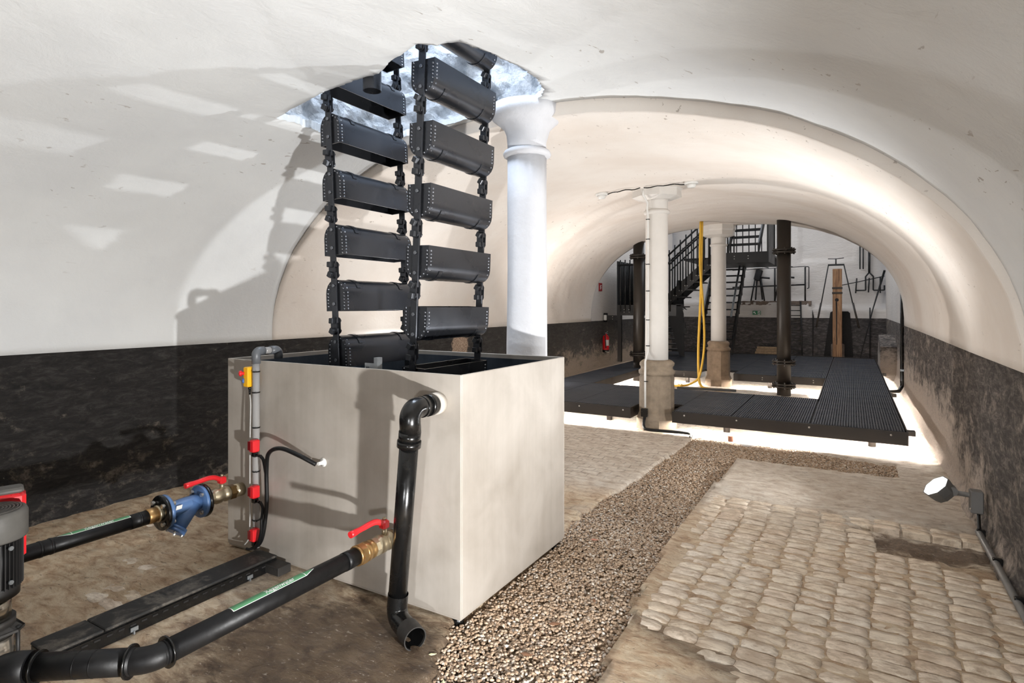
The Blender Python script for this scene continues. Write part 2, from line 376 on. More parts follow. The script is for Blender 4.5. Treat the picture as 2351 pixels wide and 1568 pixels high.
def tag(o, label=None, cat=None, group=None, kind=None):
    if label: o['label'] = label
    if cat: o['category'] = cat
    if group: o['group'] = group
    if kind: o['kind'] = kind
    return o
def thing(name, label, cat, loc=(0, 0, 0), group=None):
    o = bpy.data.objects.new(name, None); COL.objects.link(o); o.location = loc; o.empty_display_size = .1
    return tag(o, label, cat, group)
def part(name, mb, mat, parent=None, label=None, kind=None, recalc=True):
    off = wloc(parent) if parent else Vector((0, 0, 0))
    o = bpy.data.objects.new(name, mb.mesh(name, mat, off, recalc)); COL.objects.link(o)
    if parent: o.parent = parent
    return tag(o, label, kind=kind)
def single(name, mb, mat, label, cat, loc, group=None):
    o = bpy.data.objects.new(name, mb.mesh(name, mat, loc)); COL.objects.link(o); o.location = loc
    return tag(o, label, cat, group)
def struct(name, mb, mat, recalc=True):
    o = bpy.data.objects.new(name, mb.mesh(name, mat, (0, 0, 0), recalc)); COL.objects.link(o); o['kind'] = 'structure'; return o
def copy_tree(o, parent=None):
    c = o.copy(); COL.objects.link(c)
    if parent: c.parent = parent
    for ch in list(o.children): copy_tree(ch, c)
    return c
def fillet(pts, r, k=6):
    pts = [Vector(p) for p in pts]; out = [pts[0]]
    for a, b, c in zip(pts, pts[1:], pts[2:]):
        d1 = (a-b).normalized(); d2 = (c-b).normalized(); ang = d1.angle(d2)
        t = min(r/math.tan(ang/2), .49*(a-b).length, .49*(c-b).length); rr = t*math.tan(ang/2)
        ctr = b+(d1+d2).normalized()*(rr/math.sin(ang/2)); s0 = b+d1*t-ctr; s1 = b+d2*t-ctr
        for i in range(k+1):
            q = s0.lerp(s1, i/k); w0 = s0.angle(s1); f = i/k
            q = (s0*math.sin((1-f)*w0)+s1*math.sin(f*w0))/max(1e-6, math.sin(w0)) if w0 > 1e-4 else q
            out.append(ctr+q)
    return out+[pts[-1]]
def spline(pts, k=8):
    pts = [Vector(p) for p in pts]; P = [pts[0]*2-pts[1]]+pts+[pts[-1]*2-pts[-2]]; out = []
    for i in range(1, len(P)-2):
        a, b, c, d = P[i-1:i+3]
        for j in range(k):
            t = j/k; out.append(.5*((2*b)+(c-a)*t+(2*a-5*b+4*c-d)*t*t+(3*b-a-3*c+d)*t**3))
    return out+[pts[-1]]
def fr(x, y, z=0, s=1): return noise.fractal(Vector((x*s, y*s, z*s)), .9, 2.1, 4)

# ------------------------------------------------------------------ room shell
XC, HW, ZS = -2.19, 3.0, 1.25
XL, XR, YV, YE, YB = XC-HW, XC+HW, 3.95, 12.5, 19.5
def sm(t): t = max(0, min(1, t)); return t*t*(3-2*t)
def prof(y, near):
    if near: return 2.93+.2*sm((y-1.6)/2.3)-ZS, 2.1, HW
    return 3.035+.205*sm((y-3.9)/7)-ZS, 2.1+.3*sm((y-3.9)/6), HW-.035+.03*sm((y-5)/5)
def vz(x, y):
    b, n, hw = prof(y, y < YV); u = abs(x-XC)/hw
    return ZS+b*max(0, 1-u**n)**(1/n) if u < 1 else ZS
def vault(y0, y1, near, nt, ny, th):
    mb = MB(); rows = []
    for j in range(ny+1):
        y = y0+(y1-y0)*j/ny; b, n, hw0 = prof(y, near)
        for lay in (0, 1):
            for i in range(nt+1):
                t = PI*i/nt; c, s_ = math.cos(t), math.sin(t); hw = hw0 if c < 0 else hw0+(HW-.004-hw0)*sm(c*1.6)
                x = XC-hw*math.copysign(abs(c)**(2/n), c); z = ZS+b*max(0, s_)**(2/n)
                nx, nz = -c/hw, s_/b; L = math.hypot(nx, nz); nx, nz = nx/L, nz/L; nx, nz = -(-nx), nz
                d = fr(x, y, z, 1.1)*.014+fr(x, y, z, 5)*.005
                if not near and x < XC+.3:   # low transverse rib on the left haunch
                    yr = 7.7+1.4*min(1, max(0, (XC+.1-x)/2.2)); d += .065*sm((y-yr)/.06)*sm((XC-.05-x)/.3)*(1-sm((y-yr-.3)/2.2))
                d *= sm(min(1, (z-ZS)/.25)+0)
                if lay: d = -th
                # inward normal = towards the axis
                ix, iz = (XC-x), (ZS-z); 
                gx, gz = -(abs(x-XC)/hw)**(n-1)/hw*math.copysign(1, x-XC), -(max(0, z-ZS)/b)**(n-1)/b
                gl = math.hypot(gx, gz) or 1; mb.v.append((x+gx/gl*d, y, z+gz/gl*d))
    W = 2*(nt+1)
    def q(a, b_, c, d): mb.f.append([a, b_, c, d]); mb.s.append(True)
    for j in range(ny):
        for i in range(nt):
            a = j*W+i; q(a, a+1, a+W+1, a+W)
            a += nt+1; q(a, a+W, a+W+1, a+1)
        for e in (0, nt):
            a = j*W+e; bb = a+nt+1
            mb.f.append([a, a+W, bb+W, bb] if e == 0 else [a, bb, bb+W, a+W]); mb.s.append(False)
    for j in (0, ny):
        for i in range(nt):
            a = j*W+i; bb = a+nt+1
            mb.f.append([a, bb, bb+1, a+1] if j == 0 else [a, a+1, bb+1, bb]); mb.s.append(False)
    return mb
ceil_near = struct('ceiling', vault(-4.0, YV, True, 110, 120, .05), 'plaster_near')
ceil_far = struct('ceiling.001', vault(YV, YE, False, 110, 130, .17), 'plaster_far')
# broken opening for the bucket chain: an irregular outline cut through the vault
HOLE = [(-3.40, 2.63), (-3.15, 2.62), (-2.93, 2.606), (-2.70, 2.606), (-2.454, 2.605), (-2.18, 2.482), (-1.96, 2.38), (-1.90, 2.47), (-1.77, 2.468),
        (-1.737, 2.62), (-1.741, 2.78), (-1.747, 3.065), (-1.787, 3.366), (-1.90, 3.70), (-2.05, 3.86), (-2.5, 3.89), (-2.95, 3.86), (-3.44, 3.70), (-3.467, 3.35), (-3.444, 3.04)]
def outline(grow, step, jit):
    out = []; cx = sum(p[0] for p in HOLE)/len(HOLE); cy = sum(p[1] for p in HOLE)/len(HOLE); n = len(HOLE)
    for i in range(n):
        a, b = HOLE[i], HOLE[(i+1) % n]; L = math.hypot(b[0]-a[0], b[1]-a[1]); k = max(1, int(L/step))
        for j in range(k):
            x = a[0]+(b[0]-a[0])*j/k; y = a[1]+(b[1]-a[1])*j/k; d = math.hypot(x-cx, y-cy)
            e = grow+(fr(x, y, 3, 9)+.5*fr(x, y, 7, 30))*jit; out.append((x+(x-cx)/d*e, y+(y-cy)/d*e))
    return out
cut = MB().prism(outline(0, .016, .020), 2.2, 4.2, 'xy')
cutter = bpy.data.objects.new('cutter', cut.mesh('cutter', 'rough_stone')); COL.objects.link(cutter)
md = ceil_near.modifiers.new('hole', 'BOOLEAN'); md.object = cutter; md.operation = 'DIFFERENCE'; md.solver = 'EXACT'
me = bpy.data.meshes.new_from_object(ceil_near.evaluated_get(bpy.context.evaluated_depsgraph_get()))
ceil_near.modifiers.clear(); ceil_near.data = me; bpy.data.objects.remove(cutter)
# rough white masonry shaft above the opening
mb = MB(); ring = outline(.02, .045, .010); n = len(ring); zs_ = [0]+[.045*k for k in range(1, 50)]
for k, dz in enumerate(zs_):
    for (x, y) in ring:
        cx, cy = -2.6, 3.1; L = math.hypot(x-cx, y-cy)
        z = vz(x, y)+.02+dz if y < 3.95 else 3.1+dz
        d = (abs(fr(x, y, z, 3))*.11+abs(fr(x, y, z, 9))*.06)*min(1, dz/.06)
        mb.v.append((x+(x-cx)/L*d, y+(y-cy)/L*d, z))
for k in range(len(zs_)-1):
    for i in range(n): mb.f.append([k*n+i, k*n+(i+1) % n, (k+1)*n+(i+1) % n, (k+1)*n+i]); mb.s.append(True)
struct('wall_shaft', mb, 'rough_stone')

def side_wall(name, x, y0, y1, z0, z1, mat, ny, nz, inward, amp=.012):
    mb = MB()
    for j in range(ny+1):
        for i in range(nz+1):
            y = y0+(y1-y0)*j/ny; z = z0+(z1-z0)*i/nz
            d = (fr(x, y, z, 1.3)*amp+fr(x, y, z, 7)*amp*.5)*sm((z1-z)/.1 if z1 < 2 else 1)
            mb.v.append((x+inward*(d+max(0, (.12-z))*.3), y, z))
    W = nz+1
    for j in range(ny):
        for i in range(nz): mb.f.append([j*W+i, j*W+i+1, (j+1)*W+i+1, (j+1)*W+i]); mb.s.append(True)
    return struct(name, mb, mat)
side_wall('wall_left', XL, -4, YE, -.15, 1.27, 'band_left', 260, 28, 1)
side_wall('wall_right', XR, -4, YE, -.15, 1.27, 'band_right', 260, 28, -1, .022)
side_wall('wall_left.001', XL-.02, YE-.02, YB+.1, -.15, 5.6, 'band_left', 60, 40, 1)
side_wall('wall_right.001', XR+.02, YE-.02, YB+.1, -.15, 5.6, 'band_right', 60, 40, -1)
mb = MB().bbox((XL-.3, -4.2, -.2), (XR+.3, -4.0, 3.3)); struct('wall_rear', mb, 'plaster_near')
# wall above the end of the vault (spandrel between the arch and the taller back room)
mb = MB(); nt = 60; b, nn, hw = prof(YE, False)
for i in range(nt+1):
    t = PI*i/nt; c, s_ = math.cos(t), math.sin(t); x = XC-(hw+.05)*math.copysign(abs(c)**(2/nn), c); z = ZS+(b+.05)*max(0, s_)**(2/nn)
    for y in (YE-.02, YE-.01): mb.v += [(x, y, z), (XC+(x-XC)*1.2, y, 5.6)]
for i in range(nt):
    a = i*4
    for o in (0, 2): mb.f.append([a+o, a+o+1, a+o+5, a+o+4]); mb.s.append(False)
struct('wall_end', mb, 'plaster_far')
# back wall: lower part stands proud as a ledge, upper part recessed with a shallow blind panel
def back_wall():
    mb = MB(); nx, nz = 90, 80
    for i in range(nx+1):
        for j in range(nz+1):
            x = XL-.2+(HW*2+.4)*i/nx; z = -.15+5.75*j/nz
            lt = 1.52+.22*sm((-1.0-x)/.15); y = YB+.38*sm((z-lt)/.07)
            if -1.36 < x < .06 and z > 3.01: y += .08
            y += fr(x, 3, z, 1.4)*.025+fr(x, 3, z, 6)*.01
            mb.v.append((x, y, z))
    W = nz+1
    for i in range(nx):
        for j in range(nz): mb.f.append([i*W+j, (i+1)*W+j, (i+1)*W+j+1, i*W+j+1]); mb.s.append(True)
    return struct('wall_back', mb, 'band_back')
back_wall()
mb = MB().bbox((XL-.2, YE-.1, 5.5), (XR+.2, YB+.6, 5.62)); struct('ceiling.002', mb, 'plaster_back')
mb = MB()
for i in range(26):
    x0 = -3.1+i*.08; mb.box((x0, YB+.16, 1.70+.03*noise.noise(Vector((i*.7, 1, 1)))), (.085, .34+.05*noise.noise(Vector((i*.9, 5, 1))), .12), Matrix.Rotation(.15*noise.noise(Vector((i, 2, 2))), 3, 'Z'))
tl = struct('trim_2', mb, 'ledge')
# battered buttress at the foot of the right wall in the back room
mb = MB().prism([(15.0, -.1), (16.4, -.1), (16.4, .75), (15.9, .95), (15.0, .72)], XR-.28, XR+.05, 'yz'); struct('trim_1', mb, 'band_right')

# ------------------------------------------------------------------ floor
def gx(y):
    l = np.interp(y, [1.2, 2.0, 2.38, 3.6, 4.0, 5.4, 6.5, 7.25], [-1.45, -1.56, -1.74, -1.76, -1.80, -1.72, -1.68, -1.66])
    r = np.interp(y, [1.2, 2.3, 2.6, 3.0, 4.0, 4.9, 6.4], [-.90, -.94, -.985, -1.02, -1.09, -1.10, -1.05]); return l, r
def in_gravel(x, y, m=0.0):
    j = noise.noise(Vector((x*0+1.3, y*7, 2)))*.028; l, r = gx(y)
    if 1.2 < y < 6.6 and l+j-m < x < r+j*1.2+m: return True
    j2 = noise.noise(Vector((x*6, 3, 5)))*.04
    return 6.5+j2-m < y < 7.28-.25*sm((x+.6)/.8)+j2+m and -1.68-m < x < .37+m
def in_patch(x, y):  # smooth mortar patch at the bottom of the picture
    return x < -.36 and y < 2.88-.37*(x+1.0)+.04*noise.noise(Vector((x*9, 1, 1)))
def in_dirt(x, y): return .06 < x < .80 and 4.50-.12*x+.05*noise.noise(Vector((x*8, 4, 1))) < y < 5.02
def paved(x, y): return -1.0 < x < XR-.03 and 2.15 < y < 5.15 and not in_gravel(x, y, .07) and not in_patch(x, y) and not in_dirt(x, y)
xs = np.arange(XL-.1, XR+.12, .036); ys = np.concatenate([np.arange(-4.1, 1.0, .2), np.arange(1.0, 8.2, .036), np.arange(8.2, YB+.6, .16)])
mb = MB()
for y in ys:
    for x in xs:
        h = fr(x, y, 0, 2.2)*.010+fr(x, y, 0, 9)*.008
        if in_gravel(x, y): h = -.055+fr(x, y, 0, 4)*.012
        elif paved(x, y): h = -.0085+fr(x, y, 0, 9)*.006
        elif in_dirt(x, y): h = -.05+fr(x, y, 0, 8)*.03
        elif y > 7.3: h -= .02
        mb.v.append((x, y, h))
W = len(xs)
for j in range(len(ys)-1):
    for i in range(W-1): mb.f.append([j*W+i, j*W+i+1, (j+1)*W+i+1, (j+1)*W+i]); mb.s.append(True)
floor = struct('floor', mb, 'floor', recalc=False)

def brick_shape(seed):
    r = random.Random(seed); L, B, D = .168, .0945, .05; mb = MB(); nx, ny = 5, 3; top = []
    for j in range(ny+1):
        for i in range(nx+1):
            u, v = i/nx-.5, j/ny-.5; e = (abs(u)*2)**6+(abs(v)*2)**4
            x = u*L*(1-.03*e)+r.uniform(-.004, .004); y = v*B*(1-.05*e)+r.uniform(-.004, .004)
            mb.v.append((x, y, -.0045*e+r.uniform(-.002, .002)))
    idx = lambda i, j: j*(nx+1)+i
    for j in range(ny):
        for i in range(nx): mb.f.append([idx(i, j), idx(i+1, j), idx(i+1, j+1), idx(i, j+1)]); mb.s.append(True)
    loop = [idx(i, 0) for i in range(nx+1)]+[idx(nx, j) for j in range(1, ny+1)]+[idx(i, ny) for i in range(nx-1, -1, -1)]+[idx(0, j) for j in range(ny-1, 0, -1)]
    o = len(mb.v)
    for k in loop: x, y, z = mb.v[k]; mb.v.append((x*1.02, y*1.03, -D))
    for k in range(len(loop)): a, b_ = loop[k], loop[(k+1) % len(loop)]; mb.f.append([a, o+k, o+(k+1) % len(loop), b_]); mb.s.append(False)
    return mb
BR = [brick_shape(i) for i in range(10)]; BRM = [b.mesh('brick', 'brick', (0, 0, 0), False) for b in BR]
spots = []
row = 0; y = 2.18
while y < 5.2:
    row += 1; xo = random.uniform(-.018, .018)+.045*math.sin(y*1.7); x = -1.02+xo
    while x < XR:
        if paved(x, y): spots.append((x+random.uniform(-.006, .006), y+random.uniform(-.005, .005)-.03*x+.02*math.sin(x*3), random.uniform(-.03, .03)-.02, random.uniform(-.005, .003)))
        x += .172
    y += .098
def plain_spots():      # a few clinkers that still show through the worn floor on the left
    for cx, cy, rows, cols in ((-3.62, 1.62, 2, 2), (-3.9, 1.95, 1, 2), (-4.45, 2.35, 2, 3)):
        for a in range(rows):
            for b_ in range(cols): yield (cx+b_*.172, cy+a*.098, random.uniform(-.05, .05), .0005)
def nearest(s): return (s[0]*-math.sin(YAW)+s[1]*math.cos(YAW))
spots = sorted(spots, key=nearest); extra = list(plain_spots())
first = spots[:300-len(extra)]+extra; rest = spots[300-len(extra):]
for i, (x, y, a, z) in enumerate(first):
    o = bpy.data.objects.new('brick', BRM[i % 10]); COL.objects.link(o); o.parent = floor; o.location = (x, y, z); o.rotation_euler = (random.uniform(-.02, .02), random.uniform(-.02, .02), a)
mb = MB()
for i, (x, y, a, z) in enumerate(rest):
    s_ = BR[i % 10]; ca, sa = math.cos(a), math.sin(a)
    mb.add([(x+p[0]*ca-p[1]*sa, y+p[0]*sa+p[1]*ca, z+p[2]) for p in s_.v], s_.f, True)
o = part('distant_bricks', mb, 'brick', floor, kind='stuff', recalc=False)

# gravel: loose pebbles in the drainage channel (nobody could count them)
def ico():
    bm = bmesh.new(); bmesh.ops.create_icosphere(bm, subdivisions=1, radius=1); bm.verts.ensure_lookup_table()
    v = np.array([q.co[:] for q in bm.verts]); f = np.array([[q.index for q in fc.verts] for fc in bm.faces]); bm.free(); return v, f
iv, if_ = ico(); shapes = [iv*rng.uniform(.75, 1.2, (len(iv), 1))*np.array([1.15, .9, .68]) for _ in range(30)]
P = []
while len(P) < 34000:
    y = rng.uniform(1.25, 7.4); x = rng.uniform(-1.85, .42)
    if 2.4 < y < 3.6 and x < -1.72: continue
    if in_gravel(x, y, .012): P.append((x, y))
V = np.empty((len(P)*12, 3), np.float32); F = np.empty((len(P)*20, 3), np.int32)
for i, (x, y) in enumerate(P):
    s_ = shapes[i % 30]; a = rng.uniform(0, 2*PI); c, sn = math.cos(a), math.sin(a); t = rng.uniform(-.5, .5); ct, st = math.cos(t), math.sin(t)
    r = rng.uniform(.0070, .0118)*(1.15 if rng.random() < .08 else 1)
    q = s_*r; q = np.column_stack([q[:, 0]*c-q[:, 1]*sn, q[:, 0]*sn+q[:, 1]*c, q[:, 2]]); q = np.column_stack([q[:, 0]*ct-q[:, 2]*st, q[:, 1], q[:, 0]*st+q[:, 2]*ct])
    l, rr = gx(y); bed = -.032+.013*(rng.random()) + .012*noise.noise(Vector((x*3, y*3, 0)))
    V[i*12:(i+1)*12] = q+np.array([x, y, bed]); F[i*20:(i+1)*20] = if_+i*12
me = bpy.data.meshes.new('gravel'); me.vertices.add(len(V)); me.vertices.foreach_set('co', V.ravel())
me.loops.add(F.size); me.loops.foreach_set('vertex_index', F.ravel()); me.polygons.add(len(F))
me.polygons.foreach_set('loop_start', np.arange(0, F.size, 3, dtype=np.int32)); me.update(calc_edges=True); me.materials.append(M['gravel'])
g = bpy.data.objects.new('gravel', me); COL.objects.link(g)
tag(g, 'brown gravel filling the drainage channel beside the steel tank', 'gravel', kind='stuff')

# ------------------------------------------------------------------ columns
def octa(r, z0, z1, mb, c, taper=1.0, n=8): mb.lathe([(r, z0), (r*taper, z1)], c, n=n, smooth=False, rot=PI/8); return mb
def stone_column(name, label, c, top, base_mat, ring_z):
    t = thing(name, label, 'column', c); x, y, _ = c
    b = MB()
    octa(.265, -.06, .12, b, c); octa(.262, .12, .20, b, c, .87)
    octa(.228, .20, .66, b, c); octa(.228, .66, .70, b, c, .93)
    part('pedestal', b, base_mat, t)
    part('base_moulding', MB().lathe([(.215, .69), (.235, .715), (.235, .745), (.205, .77), (.20, .80), (.215, .82), (.218, .85), (.20, .875), (.175, .89)], c, n=32, jit=.012), base_mat, t)
    part('shaft', MB().lathe([(.150, .88), (.149, 1.4), (.146, 2.2), (.144, ring_z+.14), (.150, ring_z+.17)], c, n=32), 'col_white', t)
    part('astragal', MB().lathe([(.144, ring_z-.03), (.165, ring_z-.02), (.172, ring_z), (.165, ring_z+.02), (.144, ring_z+.03)], c, n=32), 'col_white', t)
    h = ring_z+.16; k = MB()
    octa(.20, h, h+.035, k, c, 1.6); octa(.32, h+.035, h+.12, k, c); octa(.32, h+.12, h+.15, k, c, 1.06); octa(.34, h+.15, top, k, c)
    part('capital', k, 'col_white', t); return t
C1, C2, C3 = (-2.195, 3.99, 0), (-2.245, 7.66, 0), (-2.36, 12.42, 0)
t = thing('plaster_column', 'rough white plastered round column directly behind the steel tank', 'column', C1)
part('shaft', MB().lathe([(.165, -.05), (.162, .6), (.158, 1.3), (.153, 1.9), (.152, 2.4), (.153, 2.78)], C1, n=40, jit=.012), 'col_rough', t)
part('astragal', MB().lathe([(.15, 2.755), (.178, 2.765), (.188, 2.785), (.180, 2.805), (.152, 2.82)], C1, n=40, jit=.006), 'col_rough', t)
part('capital', MB().lathe([(.152, 2.81), (.154, 2.87), (.163, 2.93), (.185, 2.98), (.225, 3.02), (.27, 3.06), (.28, 3.15)], C1, n=40, jit=.008), 'col_rough', t)
col2 = stone_column('stone_column', 'white column on grey octagonal stone base with a cable conduit on its shaft', C2, 3.22, 'stone_base_grey', 2.845)
col3 = stone_column('stone_column', 'white column on brown octagonal stone base, hindmost beside the yellow hose', C3, 3.30, 'stone_base', 2.845)

# ------------------------------------------------------------------ steel tank
TX0, TX1, TY0, TY1, TZ = -3.58, -1.69, 2.385, 3.60, 1.255
t = thing('steel_tank', 'large grey steel water tank the bucket chain dips into', 'tank', (-2.635, 2.99, 0))
def panel_mb(a, b): return MB().bbox(a, b)
th = .012
for nm, a, b in (('side_panel', (TX0, TY0, .03), (TX1, TY0+th, TZ)), ('side_panel', (TX0, TY1-th, .03), (TX1, TY1, TZ)),
                 ('side_panel', (TX0, TY0+th, .03), (TX0+th, TY1-th, TZ)), ('side_panel', (TX1-th, TY0+th, .03), (TX1, TY1-th, TZ)), ('bottom_panel', (TX0+.005, TY0+.005, .018), (TX1-.005, TY1-.005, .03))):
    m_ = MB()
    m_.bbox(a, b); o = part(nm, m_, 'tank', t)
    bv = o.modifiers.new('bevel', 'BEVEL'); bv.width = .004; bv.segments = 2
mi = MB(); e = .002  # thin dark sheets, painted shade on the inner tank faces
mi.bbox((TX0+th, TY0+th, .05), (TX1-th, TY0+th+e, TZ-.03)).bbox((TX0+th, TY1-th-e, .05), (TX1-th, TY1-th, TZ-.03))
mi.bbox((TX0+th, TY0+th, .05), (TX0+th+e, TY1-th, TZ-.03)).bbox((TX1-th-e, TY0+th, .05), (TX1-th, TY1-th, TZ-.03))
part('inner_shade', mi, 'tank_in', t, label='tank inside with shade painted on')
for x in (TX0+.06, TX1-.06, (TX0+TX1)/2):
    for y in (TY0+.06, TY1-.06): part('foot', MB().cyl((x, y, -.06), (x, y, .02), .03, n=12), 'plastic', t)
mr = MB().bbox((TX0+th, TY0+th, .60), (TX1-th, TY1-th, .62)); 
part('water', mr, simple('dark_water', '#0d1114', .06, 0, .1), t, label='dark water surface')
part('pipe_stub', MB().cyl((-1.828, TY0, 1.105), (-1.828, TY0-.05, 1.105), .056, n=28), 'stub', t, label='short pale pipe stub')
part('pipe_stub', MB().cyl((-2.08, TY0, .385), (-2.08, TY0-.06, .385), .045, n=28), 'galv', t)
part('pipe_stub', MB().cyl((-3.43, TY0, .412), (-3.43, TY0-.06, .412), .042, n=28), 'brass_pale', t)
part('cable_gland', MB().lathe([(.026, 0), (.026, .003), (.013, .004), (.013, .014), (.010, .02), (.010, .04)], (-2.672, TY0, .686), (0, -1, 0), n=16), 'white', t, label='white cable gland')
t2 = thing('slide_bracket', 'small galvanised bracket with a bolt hole clamped on the tank rim', 'bracket', (-2.30, 2.42, 1.2))
part('plate', MB().bbox((-2.36, 2.402, 1.2), (-2.27, 2.408, 1.282)).bbox((-2.29, 2.40, 1.2), (-2.265, 2.44, 1.315)), 'galv', t2)
part('bolt', MB().cyl((-2.335, 2.402, 1.255), (-2.335, 2.393, 1.255), .009, n=6), 'nut', t2)

# ------------------------------------------------------------------ bucket elevator
BW, BH, BL, PITCH = .175, .205, .68, .367
def bprof(k=0.0, n=10):
    hw = BW/2-k; pts = [(-hw, 0), (-hw, -.115)]
    for i in range(1, n): a = PI+PI*i/n; pts.append((hw*math.cos(a), -.115+(BH-.115-k)*math.sin(a)))
    return pts+[(hw, -.115), (hw, 0)]
def make_bucket():
    root = thing('elevator_bucket', 'x', 'bucket', (0, 0, 0), 'riveted buckets of the chain')
    po, pi_ = bprof(), bprof(.006); n = len(po); y0, y1 = -BL/2, BL/2; b = MB()
    ys_ = np.linspace(y0, y1, 2)
    b.add([(p[0], y, p[1]) for y in (y0, y1) for p in po], [(i, i+1, n+i+1, n+i) for i in range(n-1)], True)
    b.add([(p[0], y, p[1]) for y in (y0, y1) for p in pi_], [(i+1, i, n+i, n+i+1) for i in range(n-1)], True)
    for i in (0, n-1): b.add([(po[i][0], y0, 0), (pi_[i][0], y0, 0), (pi_[i][0], y1, 0), (po[i][0], y1, 0)], [(0, 1, 2, 3)])
    for y in (y0, y1): b.add([(p[0], y, p[1]) for p in po]+[(p[0], y, p[1]) for p in pi_], [(i, i+1, n+i+1, n+i) for i in range(n-1)])
    part('trough', b, 'iron', root, recalc=False)
    rv = MB()
    for sgn in (-1, 1):
        ye = sgn*(BL/2-.002); q = bprof(.001)
        part('end_plate', MB().prism(q, ye, ye-sgn*.008), 'iron', root)
        k = 8; qq = bprof(.014, 8); hs = []
        dense = []
        for a, c in zip(qq, qq[1:]):
            L = math.hypot(c[0]-a[0], c[1]-a[1]); m_ = max(1, int(L/.01))
            dense += [(a[0]+(c[0]-a[0])*i/m_, a[1]+(c[1]-a[1])*i/m_) for i in range(m_)]
        step = .0205; acc = step
        for a, c in zip(dense, dense[1:]):
            acc += math.hypot(c[0]-a[0], c[1]-a[1])
            if acc >= step and a[1] < -.008: hs.append(a); acc = 0
        for h in hs:
            rv.dome((h[0], ye, h[1]), (0, sgn, 0), .0066)
            f = BW/2/(BW/2-.014); ox = h[0]*f; oz = h[1] if h[1] > -.115 else -.115+(h[1]+.115)*BH/(BH-.014)
            nx_ = (h[0], 0, 0 if h[1] > -.115 else (h[1]+.115)); rv.dome((ox, sgn*(BL/2-.024), oz), nx_, .0066)
        # flat chain bar bolted to the end plate
        yb = sgn*(BL/2+.008)
        cb_ = part('chain_bar', MB().bevbox((0, yb, -.085), (.05, .014, .335), .003), 'iron', root)
        for z in (-.045, -.165): part('bar_bolt', MB().cyl((0, yb+sgn*.007, z), (0, yb+sgn*.014, z), .011, n=8), 'rivet', cb_)
        for yy in (yb-.017, yb+.017):
            q = []
            for i in range(17):
                a = PI*i/16; q.append((.024*math.cos(a), -.235+.024*math.sin(a)))
            for i in range(17):
                a = PI+PI*i/16; q.append((.024*math.cos(a), -.302+.024*math.sin(a)))
            part('link_plate', MB().prism(q, yy-.004, yy+.004), 'iron', root)
        for z, rot in ((-.235, .5), (-.302, .1)):
            pm = MB().cyl((0, yb-.034, z), (0, yb+.034, z), .009, n=10)
            R = Matrix.Rotation(rot+random.uniform(-.2, .2), 3, 'Y'); pm.bevbox((0, yb-.034, z), (.036, .024, .036), .003, R)
            pm.cyl((0, yb+.022, z), (0, yb+.034, z), .017, n=6, smooth=False)
            part('pin', pm, 'nut', root)
        st = MB(); s_o = []; ys2 = sgn*(BL/2-.13)
        for r_ in (1.05, 1.0):
            for i in range(13): a = PI+PI*(.12+.76*i/12); s_o.append((r_*BW/2*math.cos(a)*1.0, -.115+r_*(BH-.115)*math.sin(a)))
        vs = [(p[0], y_, p[1]) for y_ in (ys2-.016, ys2+.016) for p in s_o]; fs = []
        for i in range(12): fs += [(i, i+1, 26+i+1, 26+i), (13+i+1, 13+i, 39+i, 39+i+1), (i+1, i, 13+i, 13+i+1), (26+i, 26+i+1, 39+i+1, 39+i)]
        fs += [(0, 26, 39, 13), (12, 25, 51, 38)]
        st.add(vs, fs, False); part('wear_strap', st, 'iron', root)
    part('rivets', rv, 'rivet', root, kind='stuff'); return root
proto = make_bucket()
ORD = ['topmost', 'second', 'third', 'fourth', 'fifth', 'sixth', 'seventh', 'eighth']
def xr(z): return -2.196-.040*(3.0-z)
def xl(z): return -2.975+.050*(2.7-z)
YC = 3.055
allb = []
for k in range(8):
    z = 3.432-PITCH*k; o = proto if k == 0 else copy_tree(proto)
    o.location = (xr(z-.1), YC, z); o.rotation_euler = (0, math.radians(2.3), 0)
    lab = 'upright open-topped black riveted bucket, '+ORD[k]+' of the right-hand chain strand'
    if k == 0: lab = 'black riveted bucket half hidden in the ceiling hole, topmost on the right-hand strand'
    if k == 6: lab = 'open-topped black bucket dipping just below the tank rim on the right-hand strand'
    if k == 7: lab = 'black bucket deep inside the tank at the foot of the right-hand strand'
    tag(o, lab)
for k in range(7):
    z = 3.405-PITCH*k; o = copy_tree(proto)
    o.location = (xl(z+.1), YC, z); o.rotation_euler = (0, PI-math.radians(2.6), 0)
    lab = 'upside-down black riveted bucket, '+ORD[k]+' of the left-hand chain strand'
    if k == 0: lab = 'black bucket corner in the ceiling hole, topmost on the left-hand strand'
    if k == 6: lab = 'lowest upside-down black bucket, just above the tank on the left strand'
    tag(o, lab)

mb = MB(); q = [(-2.552, 2.66)]
mb.tube([(-2.552, 2.66, 2.925), (-2.552, 2.66, 3.9)], .056, 24, cap=False); mb.tube([(-2.552, 2.66, 2.925), (-2.552, 2.66, 3.9)], .050, 24, cap=False)
mb.add([(-2.552+r*math.cos(2*PI*i/24), 2.66+r*math.sin(2*PI*i/24), 2.925) for r in (.056, .050) for i in range(24)], [(i, (i+1) % 24, 24+(i+1) % 24, 24+i) for i in range(24)])
single('downpipe', mb, 'iron', 'short black round pipe end hanging from the ceiling hole', 'pipe', (-2.552, 2.66, 2.925))

